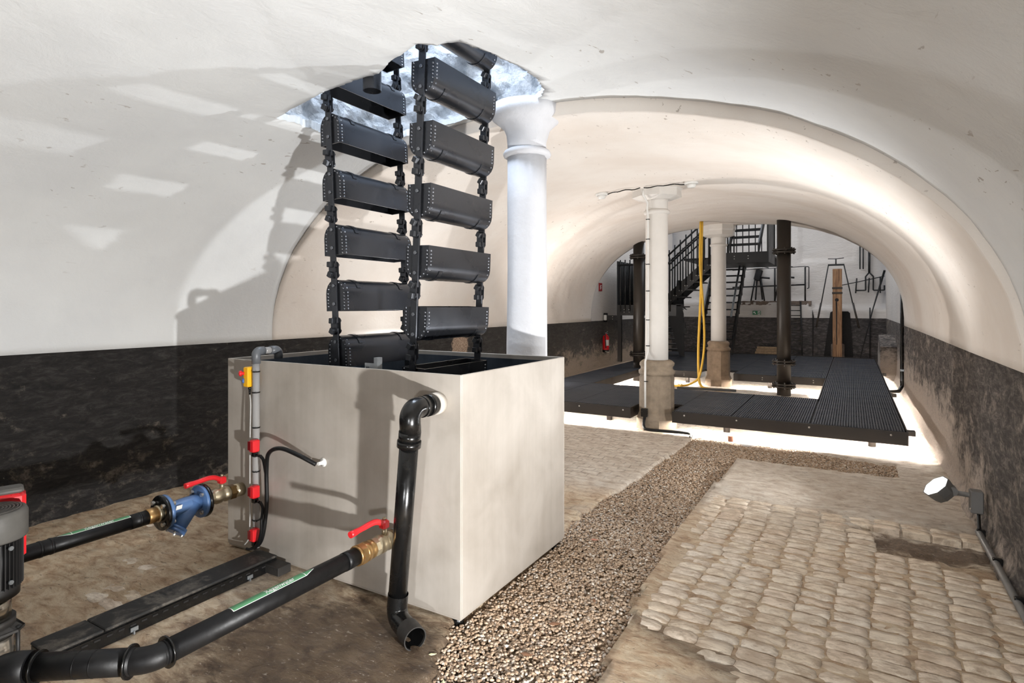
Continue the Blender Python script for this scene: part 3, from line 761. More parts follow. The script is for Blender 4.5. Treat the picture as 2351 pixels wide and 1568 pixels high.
# ------------------------------------------------------------------ black drain pipe leaning against the tank
t = thing('drain_pipe', 'tall black plastic drain pipe with elbows leaning on the tank front', 'pipe', (-1.93, 2.17, .05))
TOP, BOT = Vector((-1.828, 2.16, 1.0)), Vector((-1.945, 2.20, .12))
part('straight_pipe', MB().tube([TOP, BOT], .046, 28), 'plastic', t)
el = fillet([(-1.828, 2.345, 1.105), (-1.828, 2.155, 1.107), TOP+Vector((.004, 0, -.01))], .10, 10)
part('top_elbow', MB().tube(el, .051, 28), 'plastic', t)
d = (BOT-TOP).normalized()
cm = MB().cyl(TOP-d*.0, TOP+d*.05, .0535, n=28).cyl(TOP+d*.045, TOP+d*.075, .058, n=28); part('collar', cm, 'plastic', t)
part('sleeve', MB().cyl((-1.828, 2.32, 1.105), (-1.828, 2.285, 1.105), .0545, n=28), 'plastic', t); part('sleeve', MB().cyl((-1.828, 2.25, 1.105), (-1.828, 2.243, 1.105), .0535, n=28), 'plastic', t)
lo = fillet([BOT+Vector((.008, 0, .06)), (-1.95, 2.20, .065), (-1.765, 2.115, .052)], .085, 10)
part('bottom_elbow', MB().tube(lo, .0505, 28, cap=False), 'plastic', t)
en = Vector((-1.765, 2.115, .052)); dd = Vector((.185, -.085, -.013)).normalized(); om = MB()
om.tube([en-dd*.075, en+dd*.012], .056, 28, cap=False).tube([en-dd*.075, en+dd*.012], .051, 28, cap=False)
u, v, _ = frame_from(dd); e2 = en+dd*.012
om.add([e2+u*(r*math.cos(2*PI*i/28))+v*(r*math.sin(2*PI*i/28)) for r in (.056, .051) for i in range(28)], [(i, (i+1) % 28, 28+(i+1) % 28, 28+i) for i in range(28)])
part('outlet', om, 'plastic_dusty', t, label='dusty open outlet')

# ------------------------------------------------------------------ pipes with rainwater labels, valves, strainer
def ball_valve(x, z, y1, label):
    """brass ball valve on the pipe stub at the tank front, its axis along y"""
    t = thing('ball_valve', label, 'valve', (x, y1-.06, z)); ax = (0, -1, 0); o = (x, y1, z)
    part('nut', MB().lathe([(.046, .0), (.046, .04)], o, ax, n=6, smooth=False), 'brass_dark', t)
    part('body', MB().lathe([(.040, .04), (.046, .05), (.047, .07), (.041, .078), (.040, .09), (.047, .10), (.048, .13), (.040, .145), (.040, .15)], o, ax, n=24), 'brass_pale', t)
    part('nut', MB().lathe([(.047, .15), (.047, .175)], o, ax, n=8, smooth=False).lathe([(.038, .175), (.038, .20)], o, ax, n=20), 'brass_pale', t)
    y = y1-.085
    part('stem', MB().cyl((x, y, z+.035), (x, y, z+.075), .014, n=14).cyl((x, y, z+.115), (x, y, z+.128), .009, n=6), 'brass_pale', t)
    h = MB().bevbox((x, y, z+.093), (.044, .044, .045), .008)
    path = spline([(x, y-.012, z+.098), (x, y-.045, z+.118), (x, y-.085, z+.126), (x, y-.15, z+.122), (x, y-.235, z+.116)], 5)
    h.tube(path, [.015]*(len(path)-6)+[.014]*3+[.0165]*3, 10); part('lever', h, 'red', t, label='red lever handle'); return t
ball_valve(-3.43, .412, TY0-.055, 'nickel brass ball valve with red lever at the left tank corner')
ball_valve(-2.08, .385, TY0-.045, 'brass ball valve with red lever behind the leaning drain pipe')
def wrap(mb, x, z, R, y, ang):   # a point on a pipe of radius R along +y, angle from +x
    return (x+R*math.cos(ang), y, z+R*math.sin(ang))
def pipe_label(parent, x, z, R, ya, yb, tip_low, th0=1.04, th1=1.95):
    """green arrow sticker with white edge and the word on it, laid on the top of the pipe"""
    def sheet(th_a, th_b, y0, y1, r, tipd, inset):
        mb = MB(); k = 10; mid = (th_a+th_b)/2; L = []
        for i in range(k+1):
            f = i/k; th_ = th_a+(th_b-th_a)*f; sh = abs(f-.5)*2
            ylo = y0+(tipd*sh if tip_low else 0); yhi = y1-(0 if tip_low else tipd*sh)
            L.append([wrap(mb, x, z, r, ylo, th_), wrap(mb, x, z, r, yhi, th_)])
        mb.add([p for q_ in L for p in q_], [(2*i, 2*i+1, 2*i+3, 2*i+2) for i in range(k)], True); return mb
    part('sticker_border', sheet(th0, th1, ya, yb, R+.0009, .055, 0), 'white', parent, label='white sticker edge')
    stk_ = part('sticker', sheet(th0+.055, th1-.055, ya+(.008 if tip_low else .003), yb-(.003 if tip_low else .008), R+.0016, .05, 0), 'green', parent, label='green arrow sticker')
    e = ya+.06 if tip_low else yb-.06
    part('sticker_line', MB().add([wrap(0, x, z, R+.002, e+a, th0+.05+(th1-th0-.1)*i/8) for i in range(9) for a in (0, .003)], [(2*i, 2*i+1, 2*i+3, 2*i+2) for i in range(8)], True), 'white', parent)
    cu = bpy.data.curves.new('word', 'FONT'); cu.body = 'Regenwater'; cu.size = .040; cu.offset = .0003; cu.align_x = 'CENTER'; cu.align_y = 'CENTER'
    ob = bpy.data.objects.new('word', cu); COL.objects.link(ob)
    me_ = bpy.data.meshes.new_from_object(ob.evaluated_get(bpy.context.evaluated_depsgraph_get())); bpy.data.objects.remove(ob)
    bm = bmesh.new(); bm.from_mesh(me_); bmesh.ops.triangulate(bm, faces=bm.faces)
    mid = (th0+th1)/2-.06; yc = (ya+yb)/2; mb = MB(); off = wloc(parent)
    for vv in bm.verts: vv.co = Vector(wrap(0, x, z, R+.0022, yc+.02+vv.co.x*.74, mid+vv.co.y*.80/R))-off
    bm.to_mesh(me_); bm.free(); me_.materials.clear(); me_.materials.append(M['white'])
    o = bpy.data.objects.new('lettering', me_); COL.objects.link(o); o.parent = stk_; tag(o, 'white word Regenwater')
R1 = .0385
t = thing('rainwater_pipe', 'black pipe with green sticker running from the pump to the blue strainer', 'pipe', (-3.43, 1.5, .41))
part('run', MB().tube([(-3.43, 1.15, .41), (-3.43, 1.80, .41)], R1, 28), 'rubber', t)
for yy in (1.285, 1.33, 1.745): part('weld_bead', MB().cyl((-3.43, yy, .41), (-3.43, yy+.012, .41), R1+.002, n=28), 'rubber', t)
part('sleeve', MB().cyl((-3.43, 1.70, .41), (-3.43, 1.80, .41), R1+.0015, n=28), 'rubber', t)
pipe_label(t, -3.43, .41, R1, 1.36, 1.70, True)
t = thing('y_strainer', 'blue flanged Y-shaped strainer with black backing flanges', 'strainer', (-3.43, 1.98, .35)); o = (-3.43, 0, .412); ax = (0, 1, 0)
part('union', MB().lathe([(.040, 1.79), (.043, 1.795), (.043, 1.83), (.038, 1.835), (.038, 1.845)], o, ax, n=24), 'brass', t, label='copper-coloured union')
part('union_ring', MB().lathe([(.044, 1.843), (.048, 1.847), (.048, 1.853), (.044, 1.857), (.044, 1.872)], o, ax, n=24), 'brass_pale', t)
for y0 in (1.872, 2.122): part('backing_flange', MB().lathe([(.040, y0-.009), (.098, y0-.009), (.10, y0-.006), (.10, y0+.006), (.098, y0+.009), (.040, y0+.009)], o, ax, n=36), 'plastic', t, label='black flange')
for y0 in (1.893, 2.101): part('flange', MB().lathe([(.040, y0-.010), (.094, y0-.010), (.097, y0-.007), (.097, y0+.007), (.094, y0+.010), (.040, y0+.010)], o, ax, n=36), 'blue', t)
for y0, y1 in ((1.853, 1.912), (2.082, 2.14)):
    for i in range(4):
        a = PI/4+PI/2*i; px, pz = -3.43+.074*math.cos(a), .412+.074*math.sin(a)
        part('flange_bolt', MB().cyl((px, y0, pz), (px, y1, pz), .007, n=8).cyl((px, y0-.008, pz), (px, y0+.006, pz), .0125, n=6, smooth=False).cyl((px, y1-.004, pz), (px, y1+.009, pz), .0125, n=6, smooth=False), 'chrome', t)
b = MB().lathe([(.046, 1.90), (.044, 1.95), (.050, 2.0), (.050, 2.05), (.046, 2.095)], o, ax, n=28)
part('body', b, 'blue', t)
# the strainer leg points down and back towards the pump
p0 = Vector((-3.425, 2.055, .42)); dl = Vector((.10, -.62, -.72)).normalized()
b = MB().cyl(p0, p0+dl*.165, .048, .043, n=24); b.cyl(p0+dl*.15, p0+dl*.166, .054, n=24); part('strainer_leg', b, 'blue', t)
b = MB().cyl(p0+dl*.166, p0+dl*.184, .054, n=24); cap_ = part('strainer_cap', b, 'blue', t)
b = MB(); u, v, _ = frame_from(dl)
for i in range(4):
    c_ = p0+dl*.180+u*(.043*math.cos(PI/4+i*PI/2))+v*(.043*math.sin(PI/4+i*PI/2)); part('cap_bolt', MB().cyl(c_, c_+dl*.014, .007, n=6, smooth=False), 'chrome', cap_)
part('name_plate', MB().box((-3.378, 1.945, .43), (.002, .034, .026), Matrix.Rotation(.35, 3, 'Y')), 'white', t, label='small white rating plate')
R2 = .042
t = thing('rainwater_pipe', 'thick black pipe with green sticker crossing the foreground to the tank valve', 'pipe', (-2.1, 1.6, .38))
part('run', MB().tube([(-2.08, 1.13, .385), (-2.08, 2.06, .385)], R2, 28), 'rubber', t)
bend = spline([(-2.08, 1.145, .385), (-2.083, 1.115, .385), (-2.10, 1.085, .385), (-2.125, 1.065, .384)], 5)
part('bend', MB().tube(bend, .0425, 28), 'rubber', t)
part('run', MB().tube([(-2.12, 1.068, .384), (-2.42, .868, .376)], .0435, 28), 'rubber', t)
dv = Vector((-.30, -.20, -.008)).normalized()
rg = MB().cyl((-2.08, 1.150, .385), (-2.08, 1.157, .385), .055, n=28); part('collar', rg, 'plastic', t)
c0 = Vector((-2.128, 1.063, .384)); part('collar', MB().cyl(c0, c0+dv*.007, .055, n=28), 'plastic', t)
c0 = Vector((-2.38, .895, .377)); part('collar', MB().cyl(c0, c0+dv*.006, .053, n=28), 'plastic', t)
e_ = fillet([(-2.40, .881, .377), (-2.49, .821, .374), (-2.53, .75, .20)], .085, 8); part('elbow', MB().tube(e_, .052, 24), 'rubber', t)
for f in (.35, .5): q_ = Vector((-2.12, 1.068, .384)).lerp(Vector((-2.42, .868, .376)), f); part('weld_bead', MB().cyl(q_, q_+dv*.003, .0443, n=28), 'rubber', t)
pipe_label(t, -2.08, .385, R2, 1.395, 1.80, False)
part('sleeve', MB().cyl((-2.08, 1.98, .385), (-2.08, 2.02, .385), R2+.0015, n=28), 'rubber', t)
part('coupling', MB().lathe([(.047, 2.055), (.049, 2.06), (.049, 2.066), (.043, 2.07)], (-2.08, 0, .385), (0, 1, 0), n=28), 'brass', t)
part('coupling', MB().lathe([(.052, 2.068), (.052, 2.10)], (-2.08, 0, .385), (0, 1, 0), n=8, smooth=False), 'brass', t, label='brass hexagonal coupling')
part('coupling', MB().lathe([(.046, 2.10), (.049, 2.105), (.049, 2.13), (.042, 2.135), (.042, 2.145), (.046, 2.15), (.046, 2.16), (.039, 2.165), (.039, 2.18)], (-2.08, 0, .385), (0, 1, 0), n=28), 'brass', t)
b = MB().lathe([(.0, -.004), (.044, 0), (.048, .006), (.048, .02), (.040, .024), (.040, .10)], (-2.27, .86, .24), (-.5, -.5, -.7), n=24)
t = thing('brass_union', 'brass pipe union half cut off by the lower left picture edge', 'fitting', (-2.27, .86, .2)); part('union_body', b, 'brass', t)

# ------------------------------------------------------------------ multistage pump at the left edge
PX, PY = -3.092, .992
t = thing('pump', 'upright multistage pump with ribbed black motor and stainless sleeve', 'pump', (PX, PY, 0)); c = (PX, PY, 0)
part('base', MB().bevbox((PX, PY, .035), (.24, .24, .07), .015).cyl((PX, PY, .07), (PX, PY, .11), .09, n=24), 'iron_dull', t)
part('sleeve', MB().lathe([(.082, .10), (.082, .225)], c, n=36), 'stainless', t, label='stainless steel sleeve')
part('sleeve_sticker', MB().add([(PX+.0828*math.cos(a), PY+.0828*math.sin(a), z) for a in np.linspace(-1.5, -.1, 9) for z in (.145, .19)], [(2*i, 2*i+1, 2*i+3, 2*i+2) for i in range(8)], True), 'white', t)
for dx, dy in ((-1, -1), (-1, 1), (1, -1), (1, 1)): part('tie_rod', MB().cyl((PX+dx*.070, PY+dy*.070, .06), (PX+dx*.070, PY+dy*.070, .26), .008, n=10), 'iron_dull', t)
part('pump_head', MB().bevbox((PX, PY, .25), (.195, .195, .06), .035).cyl((PX, PY, .27), (PX, PY, .30), .085, n=28), 'plastic_dusty', t)
for a_ in (.12, -.9): part('vent_plug', MB().cyl((PX+.095*math.cos(a_-1), PY+.095*math.sin(a_-1), .278), (PX+.095*math.cos(a_-1), PY+.095*math.sin(a_-1), .292), .016, n=6, smooth=False), 'chrome', t)
part('motor_stool', MB().lathe([(.070, .295), (.070, .385)], c, n=36), 'stainless', t)
part('motor_flange', MB().lathe([(.088, .385), (.098, .392), (.098, .405), (.10, .43), (.10, .44)], c, n=36), 'iron_dull', t)
part('motor_body', MB().lathe([(.094, .425), (.094, .64)], c, n=36), 'iron_dull', t)
fi = MB()
for i in range(44): a = 2*PI*i/44; R = Matrix.Rotation(a, 3, 'Z'); fi.box(Vector((PX, PY, .53))+R @ Vector((.099, 0, 0)), (.020, .004, .19), R)
part('cooling_fins', fi, 'iron_dull', t, kind='stuff')
for a in (-1.15, -.55, .3):
    for z in (.465, .605): px, py = PX+.106*math.cos(a), PY+.106*math.sin(a); part('fin_screw', MB().cyl((px, py, z), (px+.012*math.cos(a), py+.012*math.sin(a), z), .009, n=10), 'galv', t)
cowl_ = part('fan_cowl', MB().lathe([(.121, .632), (.125, .64), (.125, .735), (.118, .750), (.105, .754), (.104, .748), (.0, .748)], c, n=40), 'dust', t)
gr = MB()
for r in (.018, .030, .042, .054, .066, .078, .090, .10): gr.lathe([(r-.0025, .749), (r-.0025, .756), (r+.0025, .756), (r+.0025, .749)], c, n=40)
for i in range(6): a = 2*PI*i/6; R = Matrix.Rotation(a, 3, 'Z'); gr.box(Vector((PX, PY, .7525))+R @ Vector((.058, 0, 0)), (.09, .006, .005), R)
part('fan_grille', gr, 'dust', cowl_)
RB = Matrix.Rotation(math.atan2(.95, .31), 3, 'Z'); BC = Vector((PX-.95*.150-.31*.012, PY+.31*.150-.95*.012, 0))
part('terminal_box', MB().bevbox(BC+Vector((0, 0, .635)), (.265, .10, .29), .015, RB), 'red', t, label='red electronics box')
part('terminal_cover', MB().bevbox(BC+Vector((0, 0, .789)), (.25, .09, .024), .008, RB), 'dust', t)

# ------------------------------------------------------------------ cable trunking on the floor
t = thing('cable_trunking', 'long dusty black cable trunking lying on the floor from tank to pump', 'trunking', (-3.1, 1.5, 0))
for ya, yb in ((1.165, 1.385), (1.389, 2.33)):
    part('lid', MB().bevbox((-3.10, (ya+yb)/2, .084), (.178, yb-ya, .014), .004), 'dusty_lid', t)
part('channel', MB().bbox((-3.178, 1.165, .005), (-3.022, 2.33, .078)), 'plastic', t)
for i in range(21):
    y = 1.19+i*.052; part('slot', MB().bbox((-3.0225, y, .045), (-3.0195, y+.026, .053)), 'dark_hole', t)
part('lip', MB().bbox((-3.022, 1.165, .062), (-3.014, 2.33, .068)), 'plastic', t)
for y in (1.50, 2.13): part('clip', MB().bbox((-3.018, y, .02), (-3.012, y+.035, .04)).bbox((-3.014, y+.008, .01), (-3.0, y+.014, .026)), 'galv', t)
t = thing('wood_block', 'small grey wooden block at the tank end of the trunking', 'block', (-2.99, 2.30, 0)); part('block', MB().bevbox((-2.965, 2.30, .035), (.12, .09, .05), .003), 'plastic_dusty', t)

# ------------------------------------------------------------------ level tube with sensors and cables on the tank front
TXX = -3.232; TYY = 2.345
t = thing('level_tube', 'clear vertical level tube with grey elbows on the tank front', 'pipe', (TXX, TYY, .05))
part('tube', MB().tube([(TXX, TYY, .05), (TXX, TYY, 1.27)], .0215, 20), 'clear', t)
part('elbow', MB().tube(fillet([(TXX, TYY, 1.24), (TXX, TYY, 1.318), (TXX, TYY+.055, 1.318)], .035, 8), .027, 20), 'grey_pvc', t, label='grey elbow')
part('tube', MB().tube([(TXX, TYY+.05, 1.318), (TXX, TYY+.13, 1.318)], .0215, 20), 'clear', t)
part('elbow', MB().tube(fillet([(TXX, TYY+.10, 1.318), (TXX, TYY+.165, 1.318), (TXX, TYY+.165, 1.26)], .035, 8), .027, 20), 'grey_pvc', t, label='grey elbow')
part('float', MB().lathe([(.0, .505), (.012, .50), (.0165, .48), (.0165, .40), (.0, .39)], (TXX, TYY, 0), n=16), 'red', t, label='red float')
for z in (1.19, 1.06, .84, .565, .26): part('cable_tie', MB().lathe([(.0225, z-.004), (.0245, z-.004), (.0245, z+.004), (.0225, z+.004)], (TXX, TYY, 0), n=20).tube([(TXX+.015, TYY-.02, z), (TXX+.045, TYY-.025, z+.003)], .0025, 6), 'plastic', t)
for z, lab in ((.735, 'uppermost red level sensor on the clear tube'), (.45, 'middle red level sensor beside the red float'), (.183, 'lowest red level sensor on the clear tube')):
    s_ = thing('level_sensor', lab, 'sensor', (TXX+.04, TYY-.035, z), 'level sensors on the clear tube')
    hs_ = part('housing', MB().bevbox((TXX+.035, TYY-.036, z), (.044, .05, .076), .006), 'red', s_)
    part('lens', MB().bevbox((TXX+.018, TYY-.062, z+.002), (.026, .004, .055), .001), 'red_dark', hs_, label='dark red lens')
    cn_ = part('connector', MB().bevbox((TXX+.036, TYY-.034, z-.053), (.032, .034, .032), .005), 'plastic', s_)
    part('cable_boot', MB().cyl((TXX+.05, TYY-.034, z-.055), (TXX+.078, TYY-.034, z-.058), .008, n=10), 'plastic', cn_)
    part('screw', MB().cyl((TXX-.028, TYY-.03, z), (TXX+.01, TYY-.03, z), .004, n=8), 'galv', s_)
t = thing('push_button_station', 'yellow emergency push-button box at the top of the clear tube', 'control', (TXX-.05, TYY-.01, 1.15))
part('box', MB().bevbox((TXX-.053, TYY-.01, 1.155), (.046, .055, .125), .005), 'yellow', t)
part('stop_button', MB().lathe([(.010, 0), (.010, .014), (.017, .016), (.019, .024), (.014, .031), (.0, .033)], (TXX-.064, TYY-.037, 1.178), (-.75, -.65, 0), n=16), 'red', t, label='red mushroom button')
part('start_button', MB().lathe([(.015, 0), (.015, .008), (.011, .012), (.0, .012)], (TXX-.064, TYY-.037, 1.132), (-.75, -.65, 0), n=16), 'blue_button', t, label='blue round button')
part('cable_gland', MB().cyl((TXX-.05, TYY-.01, 1.09), (TXX-.05, TYY-.01, 1.075), .009, n=10).cyl((TXX-.05, TYY-.01, 1.078), (TXX-.048, TYY-.01, 1.04), .0085, .005, n=10), 'plastic', t)
p = spline([(TXX-.048, TYY-.01, 1.045), (TXX-.026, TYY-.02, .98), (TXX-.024, TYY-.025, .8), (TXX-.026, TYY-.025, .5), (TXX-.026, TYY-.025, .27), (TXX-.03, TYY-.03, .15), (TXX-.075, TYY-.03, .095)], 6)
single('control_cable', MB().tube(p, .004, 8), 'cable_grey', 'thin grey cable running down the clear tube from the yellow box', 'cable', (TXX-.05, TYY, .1))
def cable(pts, r, lab, loc, name='sensor_cable'):
    return single(name, MB().tube(spline(pts, 7), r, 10), 'rubber', lab, 'cable', loc, 'black cables beside the clear tube')
yc = TYY-.03
cable([(TXX+.08, yc, .678), (TXX+.11, yc, .655), (TXX+.135, yc-.005, .60), (TXX+.145, yc, .52), (TXX+.14, yc, .38), (TXX+.125, yc, .25), (TXX+.09, yc, .15), (TXX+.03, yc, .10)], .0095, 'black cable from the uppermost red sensor', (TXX+.1, yc, .1))
cable([(-2.672, TY0-.055, .686), (-2.76, TY0-.11, .742), (-2.90, TY0-.12, .765), (-3.03, TY0-.10, .715), (-3.085, TY0-.075, .60), (-3.09, TY0-.07, .40), (-3.11, TY0-.075, .24), (-3.15, TY0-.08, .15), (-3.20, TY0-.075, .10)], .0125, 'thick black cable arching to the white gland on the tank', (-3.0, TY0-.1, .1), 'power_cable')
cable([(TXX+.08, yc, .393), (TXX+.105, yc, .36), (TXX+.12, yc-.02, .30), (TXX+.115, yc-.02, .22), (TXX+.08, yc-.02, .14), (TXX+.02, yc-.02, .098)], .0085, 'black cable from the middle red sensor', (TXX+.1, yc, .1))
cable([(TXX+.05, yc, .126), (TXX+.045, yc-.01, .115), (TXX+.02, yc-.03, .10), (TXX-.01, yc-.03, .097)], .0075, 'short black cable from the lowest red sensor', (TXX+.05, yc, .1))

# ------------------------------------------------------------------ raised walkway platform with light strips beneath
PZ = .27; X0, X1, Y0, Y1 = -4.62, .50, 7.42, 17.3; OX0, OX1, OY0, OY1 = -3.9, -.41, 9.43, 12.2
plat = thing('walkway_platform', 'low black ribbed steel walkway round a rectangular opening, lit from beneath', 'platform', (-2.0, 9, 0))
def tread(x0, x1, y0, y1):
    """one ribbed tread panel, its ribs running away from the entrance"""
    mb = MB(); g = .008; x0 += g; x1 -= g; y0 += g; y1 -= g; pitch = .026; n = max(4, int((x1-x0)/pitch)); pts = []
    for i in range(n): a = x0+(x1-x0)*i/n; w = (x1-x0)/n; pts += [(a, PZ-.012), (a+w*.30, PZ), (a+w*.70, PZ), (a+w*.99, PZ-.012)]
    k = len(pts); mb.add([(p[0], y, p[1]) for y in (y0, y1) for p in pts], [(i, i+1, k+i+1, k+i) for i in range(k-1)])
    zb = PZ-.03; mb.bbox((x0, y0, zb), (x1, y1, PZ-.0125))
    s_ = max(1, int(round((y1-y0)/.42)))
    for i in range(1, s_): yy = y0+(y1-y0)*i/s_; mb.bbox((x0, yy-.006, PZ-.012), (x1, yy+.006, PZ-.004))
    return part('tread_panel', mb, 'grating', plat, recalc=False)
NX0, NX1, NY1 = -2.53, -1.96, 7.95
for a, b in (((X0, Y0, .222), (NX0, OY0, .238)), ((NX1, Y0, .222), (X1, OY0, .238)), ((NX0, NY1, .222), (NX1, OY0, .238)), ((OX1, OY0, .222), (X1, Y1, .238)), ((X0, OY0, .222), (-3.9, Y1, .238)), ((-3.9, 12.77, .222), (OX1, Y1, .238)), ((-3.9, OY1, .222), (-2.70, 12.77, .238)), ((-2.02, OY1, .222), (OX1, 12.77, .238))): part('light_stop_slab', MB().bbox(a, b), 'fascia', plat)  # slabs added under the treads to stop strip light leaking through the joints
xb = [X0, -3.9, -3.33, -2.53, -1.96, -1.27, -.41, X1]
xj = [-3.9, -3.33, NX0, NX1, -1.27, OX1]
for a, b in zip(xj, xj[1:]):
    ya = NY1 if abs(a-NX0) < .01 else Y0
    tread(a, b, ya, OY0)
for a, b in ((Y0, OY0), (OY0, 11.4), (11.4, 13.4), (13.4, 15.4), (15.4, Y1)): tread(OX1, X1, a, b); tread(X0, -3.9, a, b)
xk = [-3.9, -2.70, -2.02, -1.27, OX1]
for a, b in zip(xk, xk[1:]):
    ya = 12.75 if a == -2.70 else OY1
    tread(a, b, ya, 14.7); tread(a, b, 14.7, Y1)
def beam(a, b, nm='edge_beam'): return part(nm, MB().bbox(a, b), 'fascia', plat)
zb, zt = .125, PZ-.004
for a, b in (((X0, Y0-.02, zb), (NX0, Y0, zt)), ((NX1, Y0-.02, zb), (X1, Y0, zt)), ((NX0, Y0-.02, zb), (NX0+.012, NY1, zt)), ((NX1-.012, Y0-.02, zb), (NX1, NY1, zt)), ((NX0, NY1, zb), (NX1, NY1+.012, zt)),
             ((X1, Y0-.02, zb), (X1+.015, Y1, zt)), ((X0-.015, Y0-.02, zb), (X0, Y1, zt)), ((X0, Y1, zb), (X1, Y1+.015, PZ+.015)),
             ((OX0, OY1-.015, zb), (-2.70, OY1, zt)), ((-2.02, OY1-.015, zb), (OX1, OY1, zt)), ((OX0-.0, OY0, zb), (OX0+.015, OY1, zt)), ((OX1-.015, OY0, zb), (OX1, OY1, zt)), ((OX0, OY0, zb), (OX1, OY0+.015, zt)),
             ((-2.70, OY1-.015, zb), (-2.688, 12.75, zt)), ((-2.032, OY1-.015, zb), (-2.02, 12.75, zt))): beam(a, b)
for x in (-4.3, -3.7, -3.25, -2.62, -1.82, -1.2, -.42, .36): part('bolt', MB().dome((x, Y0-.02, .225), (0, -1, 0), .012), 'chrome', plat)
for x, y, f in ((-1.5, OY1-.015, -1), (-.62, OY1-.015, -1), (-3.0, OY1-.015, -1)):
    for z in (.175, .215): part('bolt', MB().dome((x, y, z), (0, f, 0), .012), 'chrome', plat)
for y in (7.95, 11.2, 14.5): part('outrigger', MB().bbox((X1+.015, y, .13), (X1+.12, y+.12, .18)), 'fascia', plat)
for x in (-4.3, -3.0, -1.4, .2):
    for y in (7.9, 9.2, 12.5, 14.6, 16.9):
        if not (x > -3.9 and x < -.5 and 9.5 < y < 12.1): part('support_leg', MB().cyl((x, y, -.06), (x, y, .24), .04, n=12), 'fascia', plat)
def strip(a, b):
    mb = MB().bbox(a, b); return part('light_strip', mb, 'emit_strip', plat, label='glowing LED strip')
zl = .16
for a, b in (((X0+.1, Y0+.05, zl), (NX0-.08, Y0+.07, zl+.012)), ((NX1+.08, Y0+.05, zl), (X1-.06, Y0+.07, zl+.012)), ((X1-.08, Y0+.1, zl), (X1-.06, Y1-.1, zl+.012)), ((X0+.08, Y0+.1, zl), (X0+.10, Y1-.1, zl+.012)),
             ((OX0+.1, OY1+.05, zl), (-2.75, OY1+.07, zl+.012)), ((-1.95, OY1+.05, zl), (OX1-.1, OY1+.07, zl+.012)), ((OX0-.08, OY0+.1, zl), (OX0-.06, OY1-.1, zl+.012)), ((OX1+.06, OY0+.1, zl), (OX1+.08, OY1-.1, zl+.012)),
             ((X0+.2, Y1-.08, zl), (X1-.2, Y1-.06, zl+.012))): strip(a, b)

# ------------------------------------------------------------------ cast-iron pipes, hose, conduit, lamps by the columns
def iron_pipe(name, label, x, y, top, zs_):
    t = thing(name, label, 'pipe', (x, y, 0)); r = .118
    part('run', MB().lathe([(r, -.08), (r, top)], (x, y, 0), n=32), 'pipe_iron', t)
    for z in zs_:
        for dz in (-.022, .022): part('flange', MB().lathe([(r, z+dz-.014), (.195, z+dz-.014), (.20, z+dz), (.195, z+dz+.014), (r, z+dz+.014)], (x, y, 0), n=32), 'pipe_iron', t)
        for i in range(8): a = 2*PI*i/8+.2; px, py = x+.165*math.cos(a), y+.165*math.sin(a); part('flange_bolt', MB().cyl((px, py, z-.06), (px, py, z+.06), .015, n=6, smooth=False), 'pipe_iron', t)
    return t
iron_pipe('cast_iron_pipe', 'dark flanged cast-iron pipe standing in the platform opening', -1.07, 11.62, vz(-1.07, 11.62)+.02, (2.60, .58, .165))
iron_pipe('cast_iron_pipe', 'dark flanged cast-iron pipe half hidden behind the white column with the conduit', -4.02, 12.36, vz(-4.02, 12.36)+.06, (2.68, .56))
t = thing('cable_conduit', 'slim white conduit with black clips up the front column', 'conduit', (-2.325, 7.47, .3)); cx_, cy_ = -2.315, 7.50
part('tube', MB().tube([(-2.328, 7.425, .28), (-2.328, 7.425, .70), (-2.328, 7.425, .88), (cx_, cy_, 1.0), (cx_, cy_, 2.78), (cx_-.0, cy_-.03, 2.85), (cx_, cy_-.02, 2.96), (cx_, 7.30, 3.03), (cx_, 7.29, 3.10)], .013, 10), 'white', t)
for z in (.62, 1.08, 1.42, 1.80, 2.15, 2.48, 2.74): part('clip', MB().box((cx_, (7.42 if z < .9 else cy_-.002), z), (.05, .022, .010)), 'plastic', t)
t = thing('junction_box', 'small black junction box low on the stone base of the front column', 'box', (-2.33, 7.42, .15)); part('housing', MB().bevbox((-2.335, 7.415, .215), (.085, .05, .11), .006), 'plastic', t); part('gland', MB().cyl((-2.335, 7.415, .16), (-2.335, 7.415, .13), .018, n=10), 'plastic', t)
single('rubber_hose', MB().tube(spline([(-2.335, 7.41, .14), (-2.33, 7.37, .05), (-2.26, 7.32, .018), (-2.0, 7.36, .016), (-1.80, 7.38, .016), (-1.72, 7.33, .014), (-1.70, 7.20, -.01)], 6), .019, 10), 'rubber', 'black rubber hose on the floor from the junction box to the gravel', 'hose', (-2.1, 7.4, 0))
def lamp(x, y, label):
    z = vz(x, y)-.004; t = thing('emergency_lamp', label, 'lamp', (x, y, z)); c = (x, y, z+.02)
    part('base_plate', MB().lathe([(.075, 0), (.085, -.03), (.08, -.045)], c, n=24), 'white', t); part('diffuser', MB().lathe([(.055, -.042), (.055, -.065), (.045, -.085), (.0, -.09)], c, n=24), 'white', t)
LA, LB = (-2.882, 7.30), (-1.69, 7.22)
lamp(*LA, 'round white ceiling lamp left of the front column capital'); lamp(*LB, 'round white ceiling lamp right of the front column capital')
def ceil_cable(a, b, lab):
    n = 14; pts = []
    for i in range(n+1): f = i/n; x = a[0]+(b[0]-a[0])*f; y = a[1]+(b[1]-a[1])*f+.02*math.sin(f*9); pts.append((x, y, vz(x, y)-.022-.006*math.sin(f*17)))
    single('lamp_cable', MB().tube(pts, .007, 8), 'plastic', lab, 'cable', (a[0], a[1], 3))
ceil_cable(LA, (-2.34, 7.24), 'black ceiling cable from the left lamp to the conduit'); ceil_cable((-2.29, 7.24), LB, 'black ceiling cable from the conduit to the right lamp')
t = thing('yellow_hose', 'yellow hose hanging from the vault into the platform opening', 'hose', (-2.55, 11.5, 0))
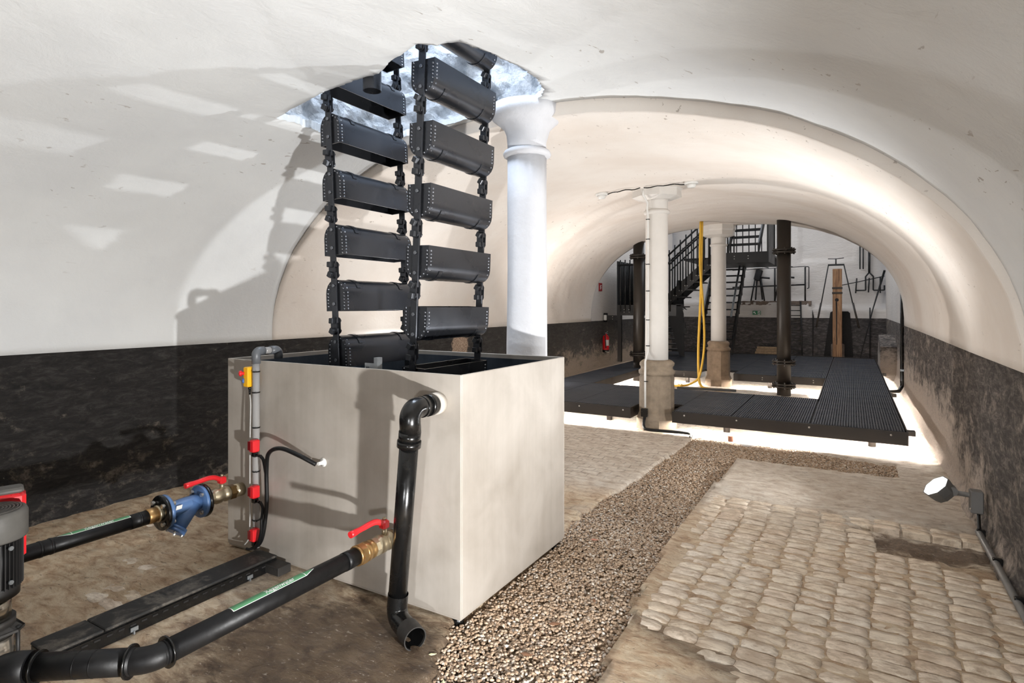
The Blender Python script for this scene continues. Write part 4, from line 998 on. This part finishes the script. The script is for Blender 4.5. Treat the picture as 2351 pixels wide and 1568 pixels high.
part('strand', MB().tube(spline([(-2.50, 11.55, vz(-2.5, 11.55)-.005), (-2.50, 11.5, 2.6), (-2.515, 11.5, 1.8), (-2.555, 11.5, .9), (-2.555, 11.5, .35), (-2.50, 11.45, .08), (-2.30, 11.45, .02), (-1.95, 11.5, .015)], 7), .024, 10), 'yellow_hose', t)
part('strand', MB().tube(spline([(-2.52, 11.52, vz(-2.52, 11.52)-.005), (-2.52, 11.47, 2.4), (-2.47, 11.47, 1.7), (-2.44, 11.47, .9), (-2.52, 11.47, .30), (-2.66, 11.5, .12), (-2.9, 11.6, .03), (-3.2, 11.65, .02)], 7), .021, 10), 'yellow_hose', t)
single('yellow_hose_end', MB().tube(spline([(-3.05, 11.9, .03), (-2.9, 11.6, .05), (-2.87, 11.35, .03)], 6), .02, 10), 'yellow_hose', 'short curl of yellow hose lying on the ground in the opening', 'hose', (-3, 11.6, 0))
single('ground_plank', MB().bevbox((-2.35, 11.2, .05), (1.05, .12, .035), .006, Matrix.Rotation(.16, 3, 'Z')), 'plastic_dusty', 'dark flat plank lying in the platform opening before the brown column', 'plank', (-2.35, 11.2, .03))
for x, y, r, lab in ((-1.05, 7.30, .10, 'left'), (-.3, 7.33, .12, 'middle'), (.42, 7.2, .12, 'right')):
    t = thing('access_cover', 'round pale floor lid in the light before the platform, '+{'left': 'nearest the front column', 'middle': 'middle one of three', 'right': 'nearest the right wall'}[lab], 'cover', (x, y, 0), 'round floor lids before the platform'); part('lid', MB().lathe([(r, -.04), (r, -.012), (r*.95, -.006), (r*.6, -.008), (0, -.008)], (x, y, 0), n=28), 'col_white', t)
single('clay_pot', MB().lathe([(.03, -.03), (.034, .03), (.034, .045), (.026, .045), (.022, .0)], (-1.26, 7.36, 0), n=16), 'terracotta', 'small terracotta pipe piece under the platform edge', 'pot', (-1.26, 7.36, 0))

# ------------------------------------------------------------------ floodlight on the right wall
t = thing('floodlight', 'glowing floodlight on an arm low on the right wall', 'lamp', (.74, 5.2, .2))
FC = Vector((.54, 5.24, .275)); FD = Vector((-.66, -.20, .70)).normalized(); u, v, _ = frame_from(FD)
part('housing', MB().lathe([(.04, -.085), (.07, -.08), (.088, -.045), (.098, 0), (.10, .02), (.092, .02), (.090, .008)], FC, FD, n=8, smooth=False, rot=PI/8), 'greybox', t)
part('lens', MB().lathe([(.0, .030), (.07, .026), (.091, .016), (.088, .004)], FC, FD, n=8, smooth=False, rot=PI/8), 'emit_lens', t, label='glowing lens')
part('arm', MB().tube(spline([FC-FD*.06+Vector((.03, 0, .01)), FC+Vector((.11, -.01, -.02)), (.70, 5.2, .262), (.76, 5.19, .258)], 5), .018, 12), 'greybox', t)
part('knuckle', MB().cyl(FC+Vector((.085, -.045, -.005)), FC+Vector((.085, .045, -.005)), .03, n=16), 'greybox', t)
part('mounting_box', MB().bevbox((.755, 5.19, .225), (.075, .085, .155), .006), 'greybox', t)
part('box_screw', MB().cyl((.72, 5.15, .18), (.716, 5.145, .18), .006, n=8), 'chrome', t)
part('feed_cable', MB().tube(spline([(.765, 5.17, .15), (.762, 5.13, .09), (.76, 5.10, .04)], 5), .011, 10), 'plastic', t)
t = thing('floor_conduit', 'grey cable conduit along the foot of the right wall below the floodlight', 'conduit', (.76, 4.4, .03))
part('tube', MB().tube([(.755, 5.10, .04), (.755, 4.2, .035), (.75, 3.1, .035)], .020, 12), 'greybox', t)
for y in (5.08, 4.55, 4.0): part('clip', MB().bevbox((.765, y, .04), (.05, .03, .05), .004), 'plastic', t)
t = thing('wall_conduit', 'black vertical conduit rising beside the right end of the vault', 'conduit', (.78, 12.6, .3))
part('tube', MB().tube(fillet([(.55, 12.3, .08), (.72, 12.45, .08), (.775, 12.55, .16), (.775, 12.55, 1.95)], .05, 5), .030, 10), 'plastic', t)
for z in (.45, 1.85): part('clip', MB().bevbox((.785, 12.545, z), (.08, .05, .04), .004), 'galv', t)
part('lead', MB().tube([(.775, 12.55, 1.95), (.765, 12.5, 2.12)], .012, 8), 'plastic', t)

# ------------------------------------------------------------------ black steel staircase in the back room
stair = thing('steel_staircase', 'black steel staircase with landings and barred railings in the back room', 'staircase', (-3.3, 15, 0))
def sp(name, mb, mat='stair', lab=None): return part(name, mb, mat, stair, lab)
def bar(mb, a, b, r=.012, n=6): return mb.cyl(a, b, r, n=n)
def plank_between(a, b, h, w_axis, w):
    """sloping stringer plate from a to b, height h, thickness w along x or y"""
    a, b = Vector(a), Vector(b); up = Vector((0, 0, h)); d = Vector((w, 0, 0)) if w_axis == 'x' else Vector((0, w, 0)); mb = MB()
    vs = [a, b, b+up, a+up]; vs = vs+[q_+d for q_ in vs]
    return mb.add(vs, [(0, 1, 2, 3), (7, 6, 5, 4), (0, 4, 5, 1), (1, 5, 6, 2), (2, 6, 7, 3), (3, 7, 4, 0)])
# left landing at 1.6 m
LZ = 1.60
sp('landing', MB().bbox((-4.86, 13.3, LZ-.22), (-3.45, 13.33, LZ+.03)).bbox((-4.86, 13.33, LZ-.03), (-3.45, 14.6, LZ)).bbox((-4.86, 13.33, LZ-.22), (-4.83, 14.6, LZ+.03)))
for x in (-4.68, -4.56): 
    for z in (1.46, 1.52): sp('bolt', MB().dome((x, 13.3, z), (0, -1, 0), .014), 'chrome')
sp('tag', MB().bbox((-4.42, 13.288, 1.53), (-4.34, 13.297, 1.60)), 'orange', 'orange tag')
sp('post', MB().bbox((-4.86, 13.33, .27), (-4.77, 13.42, LZ-.2)))
sp('wall_bracket', MB().bbox((-5.2, 13.32, 1.26), (-4.78, 13.36, 1.38)))
for z in (1.29, 1.35): sp('bolt', MB().dome((-4.98, 13.32, z), (0, -1, 0), .012), 'chrome')
sp('handrail', bar(MB(), (-4.82, 13.28, 2.58), (-3.55, 13.28, 2.58), .025, 10))
for i in range(11): x = -4.77+i*.118; sp('baluster', bar(MB(), (x, 13.29, LZ-.12), (x, 13.29, 2.70), .016))
sp('side_screen', MB().bbox((-4.87, 13.32, LZ-.2), (-4.85, 14.6, 2.68)))
for i in range(9): y = 13.45+i*.13; sp('baluster', bar(MB(), (-4.83, y, LZ), (-4.83, y, 2.68), .012))
sp('back_panel', MB().bbox((-4.86, 14.58, LZ-.2), (-4.38, 14.6, 2.55)))
sp('screen_brace', bar(MB(), (-4.45, 14.55, 2.6), (-3.95, 14.5, 1.7), .02))
# flight from the left landing up to the right landing (side-on)
A, B = Vector((-3.95, 13.86, 1.46)), Vector((-2.78, 13.86, 2.50))
for y in (13.86, 14.62):
    sp('stringer', plank_between((A.x, y, A.z), (B.x, y, B.z), .30, 'y', .02))
    for off, r in ((.98, .022), (.80, .018)): sp('handrail', bar(MB(), (A.x, y-.01, A.z+.22+off), (B.x, y-.01, B.z+.22+off), r, 8))
    for i in range(9):
        f = (i+.5)/9; q_ = A.lerp(B, f); sp('baluster', bar(MB(), (q_.x, y-.012, q_.z+.12), (q_.x, y-.012, q_.z+1.30), .017))
        if y < 14: sp('bolt', MB().dome((q_.x+.03, y, q_.z+.10), (0, -1, 0), .016), 'chrome'); sp('bolt', MB().dome((q_.x+.10, y, q_.z+.22), (0, -1, 0), .016), 'chrome')
for i in range(6): f = (i+.5)/6; q_ = A.lerp(B, f); sp('tread', MB().bbox((q_.x-.02, 13.88, q_.z+.08), (q_.x+.24, 14.62, q_.z+.11)))
# right landing
RZ = 2.84
sp('landing', MB().bbox((-2.80, 14.2, RZ-.24), (-1.62, 14.23, RZ-.0)).bbox((-2.80, 14.23, RZ-.05), (-1.62, 15.4, RZ)).bbox((-1.64, 14.23, RZ-.24), (-1.62, 15.4, RZ)))
for x in (-2.35, -2.05): 
    for z in (2.69, 2.75): sp('bolt', MB().dome((x, 14.2, z), (0, -1, 0), .014), 'chrome')
for i in range(9): x = -2.78+i*.145; sp('baluster', bar(MB(), (x, 15.38, RZ), (x, 15.38, RZ+1.1), .012))
sp('handrail', bar(MB(), (-2.80, 15.38, RZ+1.1), (-1.62, 15.38, RZ+1.1), .022))
for i in range(8): x = -2.85+i*.07; sp('baluster', bar(MB(), (x, 14.22, RZ-.1), (x, 14.22, RZ+1.1), .016))
sp('side_screen', MB().bbox((-1.66, 14.25, RZ-.2), (-1.63, 15.4, RZ+1.1)))
# flight going on up behind the right landing
for i in range(4): sp('tread', MB().bbox((-2.5, 14.5+i*.26, RZ+.20+i*.20), (-1.85, 14.76+i*.26, RZ+.235+i*.20)))
sp('stringer', plank_between((-1.86, 14.3, RZ-.05), (-1.86, 15.7, RZ+1.05), .26, 'x', .03)); sp('stringer', plank_between((-2.52, 14.3, RZ-.05), (-2.52, 15.7, RZ+1.05), .26, 'x', .03))
# flight from the floor up to the back edge of the right landing
for x in (-3.74, -2.84):
    sp('stringer', plank_between((x, 16.75, .27), (x, 19.0, 2.72), .42, 'x', .03))
    sp('handrail', bar(MB(), (x+(.07 if x < -3 else -.05), 16.95, 1.30), (x+(.07 if x < -3 else -.05), 18.7, 3.10), .03, 8), 'galv')
    for i in range(9): f = (i+.5)/9; sp('side_step_plate', MB().bbox((x-.01, 16.72+2.25*f, .42+2.45*f), (x+.04, 16.95+2.25*f, .72+2.45*f)))
for i in range(12):
    f = (i+.5)/12; sp('tread', MB().bbox((-3.71, 16.75+2.25*f-.12, .36+2.45*f), (-2.84, 16.75+2.25*f+.12, .40+2.45*f)))
sp('landing', MB().bbox((-3.8, 15.4, RZ-.05), (-1.62, 19.2, RZ)))
# flight behind the left landing, its closed side towards the entrance
sp('side_plate', MB().prism([(-4.27, 1.50), (-4.07, 1.74), (-3.90, 1.70), (-3.83, 1.40), (-3.81, .28), (-3.93, .28)], 15.5, 15.53, 'xz'))
for i in range(7): sp('tread', MB().bbox((-4.75, 15.2+.12*i, 1.30-.15*i), (-4.28+.05*i, 15.45+.12*i, 1.33-.15*i)))
for i in range(6): sp('side_step_plate', MB().bbox((-3.92, 15.49, 1.68-.13*i), (-3.905+.03*i, 15.54, 1.55-.13*i)))
for i in range(2): sp('hanging_bracket', MB().prism([(-3.80+.0, 2.25), (-3.72, 2.25), (-3.70, 1.6), (-3.62, 1.5), (-3.84, 1.6)], 14.7+i*.3, 14.73+i*.3))

# ------------------------------------------------------------------ wall fittings
t = thing('fire_extinguisher', 'red fire extinguisher hanging on the left wall by the staircase', 'extinguisher', (-5.1, 13.15, .5)); c = (-5.085, 13.15, 0)
part('cylinder', MB().lathe([(.055, .53), (.075, .535), (.078, .55), (.078, .84), (.070, .88), (.040, .91), (.028, .92), (.028, .94)], c, n=24), 'red', t)
part('foot_ring', MB().lathe([(.072, .50), (.080, .50), (.080, .56), (.072, .56)], c, n=24), 'plastic', t); part('valve', MB().cyl((-5.085, 13.15, .93), (-5.085, 13.15, .97), .02, n=10).tube([(-5.085, 13.15, .965), (-5.03, 13.12, 1.0)], .008, 6).tube([(-5.085, 13.15, .95), (-5.02, 13.12, .955)], .008, 6), 'galv', t)
part('hose', MB().tube(spline([(-5.085, 13.10, .95), (-5.06, 13.05, .88), (-5.05, 13.045, .72), (-5.045, 13.05, .60)], 5), .011, 8), 'plastic', t)
lab_ = MB().add([(-5.085+.0788*math.cos(a), 13.15+.0788*math.sin(a), z) for a in np.linspace(-1.3, -.1, 7) for z in (.66, .80)], [(2*i, 2*i+1, 2*i+3, 2*i+2) for i in range(6)], True); part('paper_label', lab_, 'white', t, label='pale printed label')
t = thing('fire_sign', 'small dark red fire sign on the left wall above the extinguisher', 'sign', (-5.2, 13.08, 2.05)); part('plate', MB().bbox((-5.21, 13.0, 1.96), (-5.185, 13.17, 2.155)), 'sign_red', t)
part('pictogram', MB().bbox((-5.186, 13.04, 2.00), (-5.182, 13.07, 2.10)).bbox((-5.186, 13.09, 2.03), (-5.182, 13.13, 2.05)).bbox((-5.186, 13.09, 2.08), (-5.182, 13.13, 2.10)), 'white', t)
t = thing('emergency_light', 'small white emergency light fixed at the end of the stair bracket', 'lamp', (-5.17, 13.28, 1.3)); part('housing', MB().bevbox((-5.15, 13.28, 1.325), (.07, .05, .13), .01), 'white', t); part('mount', MB().bevbox((-5.16, 13.33, 1.325), (.09, .05, .22), .005), 'plastic', t)
yf = YB-.03
t = thing('exit_sign', 'green emergency exit sign on the back wall beside the staircase', 'sign', (-2.55, yf, 1.4)); part('plate', MB().bbox((-2.68, yf-.012, 1.335), (-2.44, yf, 1.455)), 'sign_green', t)
part('arrow', MB().prism([(-2.655, 1.43), (-2.60, 1.43), (-2.615, 1.415), (-2.575, 1.375), (-2.595, 1.355), (-2.635, 1.395), (-2.655, 1.375)], yf-.016, yf-.011), 'white', t)
part('door_field', MB().bbox((-2.53, yf-.015, 1.34), (-2.46, yf-.011, 1.45)), 'white', t)
part('running_figure', MB().prism([(-2.50, 1.425), (-2.485, 1.425), (-2.478, 1.405), (-2.468, 1.40), (-2.485, 1.385), (-2.475, 1.36), (-2.485, 1.345), (-2.495, 1.375), (-2.515, 1.35), (-2.522, 1.36), (-2.50, 1.39)], yf-.019, yf-.014).cyl((-2.492, yf-.019, 1.437), (-2.492, yf-.014, 1.437), .008, n=8), 'sign_green', t)

# ------------------------------------------------------------------ exhibits along the back wall
t = thing('ledge_railing', 'thin black iron railing standing on the back wall ledge', 'railing', (-2.0, YB+.1, 1.75)); y = YB+.12
part('top_rail', MB().cyl((-3.3, y, 2.74), (-1.21, y, 2.80), .010, n=8), 'stair', t); part('mid_rail', MB().cyl((-3.3, y, 2.20), (-1.23, y, 2.25), .022, n=8), 'stair', t)
for x in (-2.06, -1.22): part('post', MB().cyl((x, y, 1.66), (x, y, 2.78), .024, n=8), 'stair', t)
part('end_hook', MB().tube(fillet([(-1.22, y, 2.79), (-1.12, y, 2.79), (-1.12, y, 2.15), (-1.17, y, 2.13)], .03, 4), .013, 8), 'stair', t)
def device(x, lab, tilt):
    t = thing('hand_winch', lab, 'machine', (x, YB+.25, 1.72)); y = YB+.25
    for dx, dy in ((-.22, -.08), (.20, -.08), (-.10, .08), (.12, .08)): part('leg', MB().tube([(x+dx*.35, y+dy*.3, 2.55), (x+dx, y+dy, 1.68)], .022, 8), 'stair', t)
    part('gear_housing', MB().bevbox((x, y, 2.58), (.20, .16, .36), .03, Matrix.Rotation(tilt, 3, 'Y')), 'stair', t); part('crank', MB().tube([(x+.08, y-.05, 2.50), (x+.34, y-.08, 2.47)], .028, 8), 'stair', t); part('lever', MB().tube([(x+.05, y, 2.86), (x+.30, y-.03, 2.80)], .014, 8), 'stair', t)
    part('table_plate', MB().bbox((x-.14, y-.1, 2.80), (x+.12, y+.1, 2.88)), 'white', t, label='pale top plate')
device(-2.55, 'black iron hand winch on splayed legs, left one on the ledge', .25); device(-1.86, 'black iron hand winch on splayed legs half behind the cast-iron pipe', -.1)
t = thing('iron_ladder', 'narrow iron ladder leaning against the back wall ledge', 'ladder', (-1.5, YB-.1, 0))
for x in (-1.93, -1.335): part('rail', MB().tube([(x+.06, YB-.22, -.02), (x, YB-.05, 1.74)], .022, 8), 'stair', t)
for i in range(11): z = .12+i*.15; f = z/1.76; part('rung', MB().cyl((-1.87-.06*f, YB-.22+.17*f, z), (-1.275-.06*f, YB-.22+.17*f, z), .014, n=8), 'pipe_iron', t)
mb = MB().prism([(-1.02, -.05), (-1.02, 1.50), (-.98, 1.30), (-.99, .6), (-1.0, -.05)], YB-.06, YB+.02); 
single('cable_cleft', mb, 'dark_hole', 'narrow dark upright crack in the back wall right of the ladder', 'crack', (-1.0, YB, 0))
t = thing('timber_post', 'old brown timber post with iron bands standing before the dark niche', 'post', (-.37, YB-.35, 0)); y = YB-.35
part('beam', MB().bevbox((-.365, y, 1.28), (.235, .20, 2.78), .012), 'wood', t)
for z in (1.98, 2.12): part('iron_band', MB().bbox((-.495, y-.11, z-.025), (-.235, y+.11, z+.025)), 'pipe_iron', t)
part('check_split', MB().prism([(-.39, .5), (-.37, .5), (-.365, 1.7), (-.375, 1.75), (-.40, 1.72)], y-.102, y-.098), 'dark_hole', t, label='dark drying split'); part('knot', MB().dome((-.375, y-.10, 1.78), (0, -1, 0), .05, .006, 10), 'dark_hole', t)
t = thing('iron_yoke', 'black iron yoke with two splayed rods hung over the timber post', 'tool', (-.4, YB-.36, 2.7)); y = YB-.40
part('crossbar', MB().bbox((-.60, y-.02, 2.76), (-.19, y+.02, 2.81)), 'stair', t); part('tee_handle', MB().cyl((-.40, y, 2.80), (-.40, y, 2.97), .018, n=8).tube([(-.60, y, 2.965), (-.40, y, 2.955), (-.20, y, 2.98)], .012, 6), 'stair', t)
for s_, xa, xb in ((-1, -.59, -.90), (1, -.20, .17)):
    part('rod', MB().tube([(xa, y, 2.78), (xa+(xb-xa)*.6, y, 1.65)], .015, 8), 'stair', t); part('flat_end', MB().tube([(xa+(xb-xa)*.6, y, 1.70), (xb, y, .98)], .028, 6), 'pipe_iron', t)
mb = MB().prism([(-.55, 1.42), (-.50, 1.45), (-.10, 1.45), (-.05, 1.40), (.03, .12), (-.72, .12), (-.66, .6)], YB-.05, YB+.02)
single('wall_niche', mb, 'dark_hole', 'dark pointed niche in the back wall behind the timber post', 'niche', (-.35, YB, 0))
mb = MB(); bl = MB().bevbox((-.36, YB-.07, .30), (.34, .12, .42), .03); single('niche_stones', bl, 'ledge', 'rubble stones filling the foot of the dark niche', 'stone', (-.36, YB-.07, .1))
t = thing('plank_box', 'pale wooden planks set low against the back wall behind the cast-iron pipe', 'planks', (-2.2, YB-.15, 0))
for i in range(4): part('board', MB().bevbox((-2.2+.01*i, YB-.24+.03*i, .10+.075*i), (.82-.03*i, .03, .07), .004), 'dirt_wood', t)
y = YB+.28
t = thing('hanging_tongs', 'black forged fork-shaped tongs hanging on the upper back wall', 'tool', (.5, y, 2.6))
part('shank', MB().tube([(.43, y, 3.2), (.43, y, 2.58)], .03, 8), 'stair', t)
part('prong', MB().tube(fillet([(.43, y, 2.58), (.34, y, 2.46), (.34, y, 2.06), (.10, y, 2.06)], .02, 3), .02, 8), 'stair', t); part('prong', MB().tube(fillet([(.43, y, 2.58), (.53, y, 2.46), (.53, y, 2.06), (.80, y, 2.06), (.80, y, 2.2)], .02, 3), .02, 8), 'stair', t)
part('upright', MB().tube([(.12, y, 2.42), (.09, y, 1.98)], .018, 8), 'stair', t); part('upright', MB().tube([(.43, y, 2.42), (.41, y, 2.0)], .018, 8), 'stair', t); part('upright', MB().tube([(.70, y, 2.45), (.70, y, 1.98)], .018, 8), 'stair', t)
part('cross_rod', MB().tube([(-.30, y-.4, 2.20), (.05, y-.2, 2.28), (.80, y-.05, 2.46)], .012, 8), 'stair', t)
for x in (.20, .28):
    single('iron_bar', MB().tube([(x, y, 3.35), (x, y, 2.68)], .017, 8), 'stair', 'short black iron bar hanging beside the tongs, '+('left' if x < .25 else 'right')+' of two', 'tool', (x, y, 2.7), 'iron bars on the upper back wall')
single('leaning_rod', MB().tube([(.16, YB-.5, -.02), (.52, YB-.05, 1.55), (.80, YB+.15, 2.62)], [.014, .016, .03], 8), 'stair', 'long iron rod leaning against the right end of the back wall', 'rod', (.2, YB-.4, 0))
single('upright_rod', MB().tube([(.44, YB-.04, -.02), (.44, YB-.04, 1.56)], .016, 8), 'stair', 'thin upright iron rod fixed to the back wall right of the niche', 'rod', (.44, YB-.04, 0))

# ------------------------------------------------------------------ small litter on the ground
def leaf(x, y, z, s, a, mat, lab, name='fallen_leaf'):
    mb = MB(); R = Matrix.Rotation(a, 3, 'Z'); pts = [(-1, 0, .1), (-.4, .38, .25), (.3, .34, .1), (1, 0, .3), (.4, -.36, .2), (-.4, -.40, .05), (0, 0, .32)]
    vs = [Vector((x, y, z))+R @ Vector((p[0]*s, p[1]*s, p[2]*s*.6)) for p in pts]; vs2 = [v_-Vector((0, 0, .0015)) for v_ in vs]
    mb.add(vs, [(6, i, (i+1) % 6) for i in range(6)]).add(vs2, [(6, (i+1) % 6, i) for i in range(6)])
    for i in range(6): mb.add([vs[i], vs[(i+1) % 6], vs2[(i+1) % 6], vs2[i]], [(0, 1, 2, 3)])
    single(name, mb, mat, lab, 'leaf', (x, y, z))
leaf(-1.30, 2.66, -.012, .034, .5, 'leaf', 'brown dry leaf on the gravel beside the tank, uppermost of three'); leaf(-1.22, 2.98, -.012, .022, 2.1, 'leaf', 'small curled brown leaf at the gravel middle near the tank'); leaf(-1.30, 2.36, -.012, .03, .2, 'leaf', 'brown dry leaf on the gravel nearest the camera')
leaf(-1.66, 2.12, .004, .018, .6, 'pale_leaf', 'pale yellow leaf on the soil beside the drain outlet'); leaf(-1.50, 1.98, -.006, .03, 2.0, 'pale_leaf', 'pale dry leaf scraps at the gravel edge before the outlet'); leaf(-1.53, 3.75, -.01, .03, .2, 'terracotta', 'flat red-brown shard on the gravel behind the tank corner', 'clay_shard')
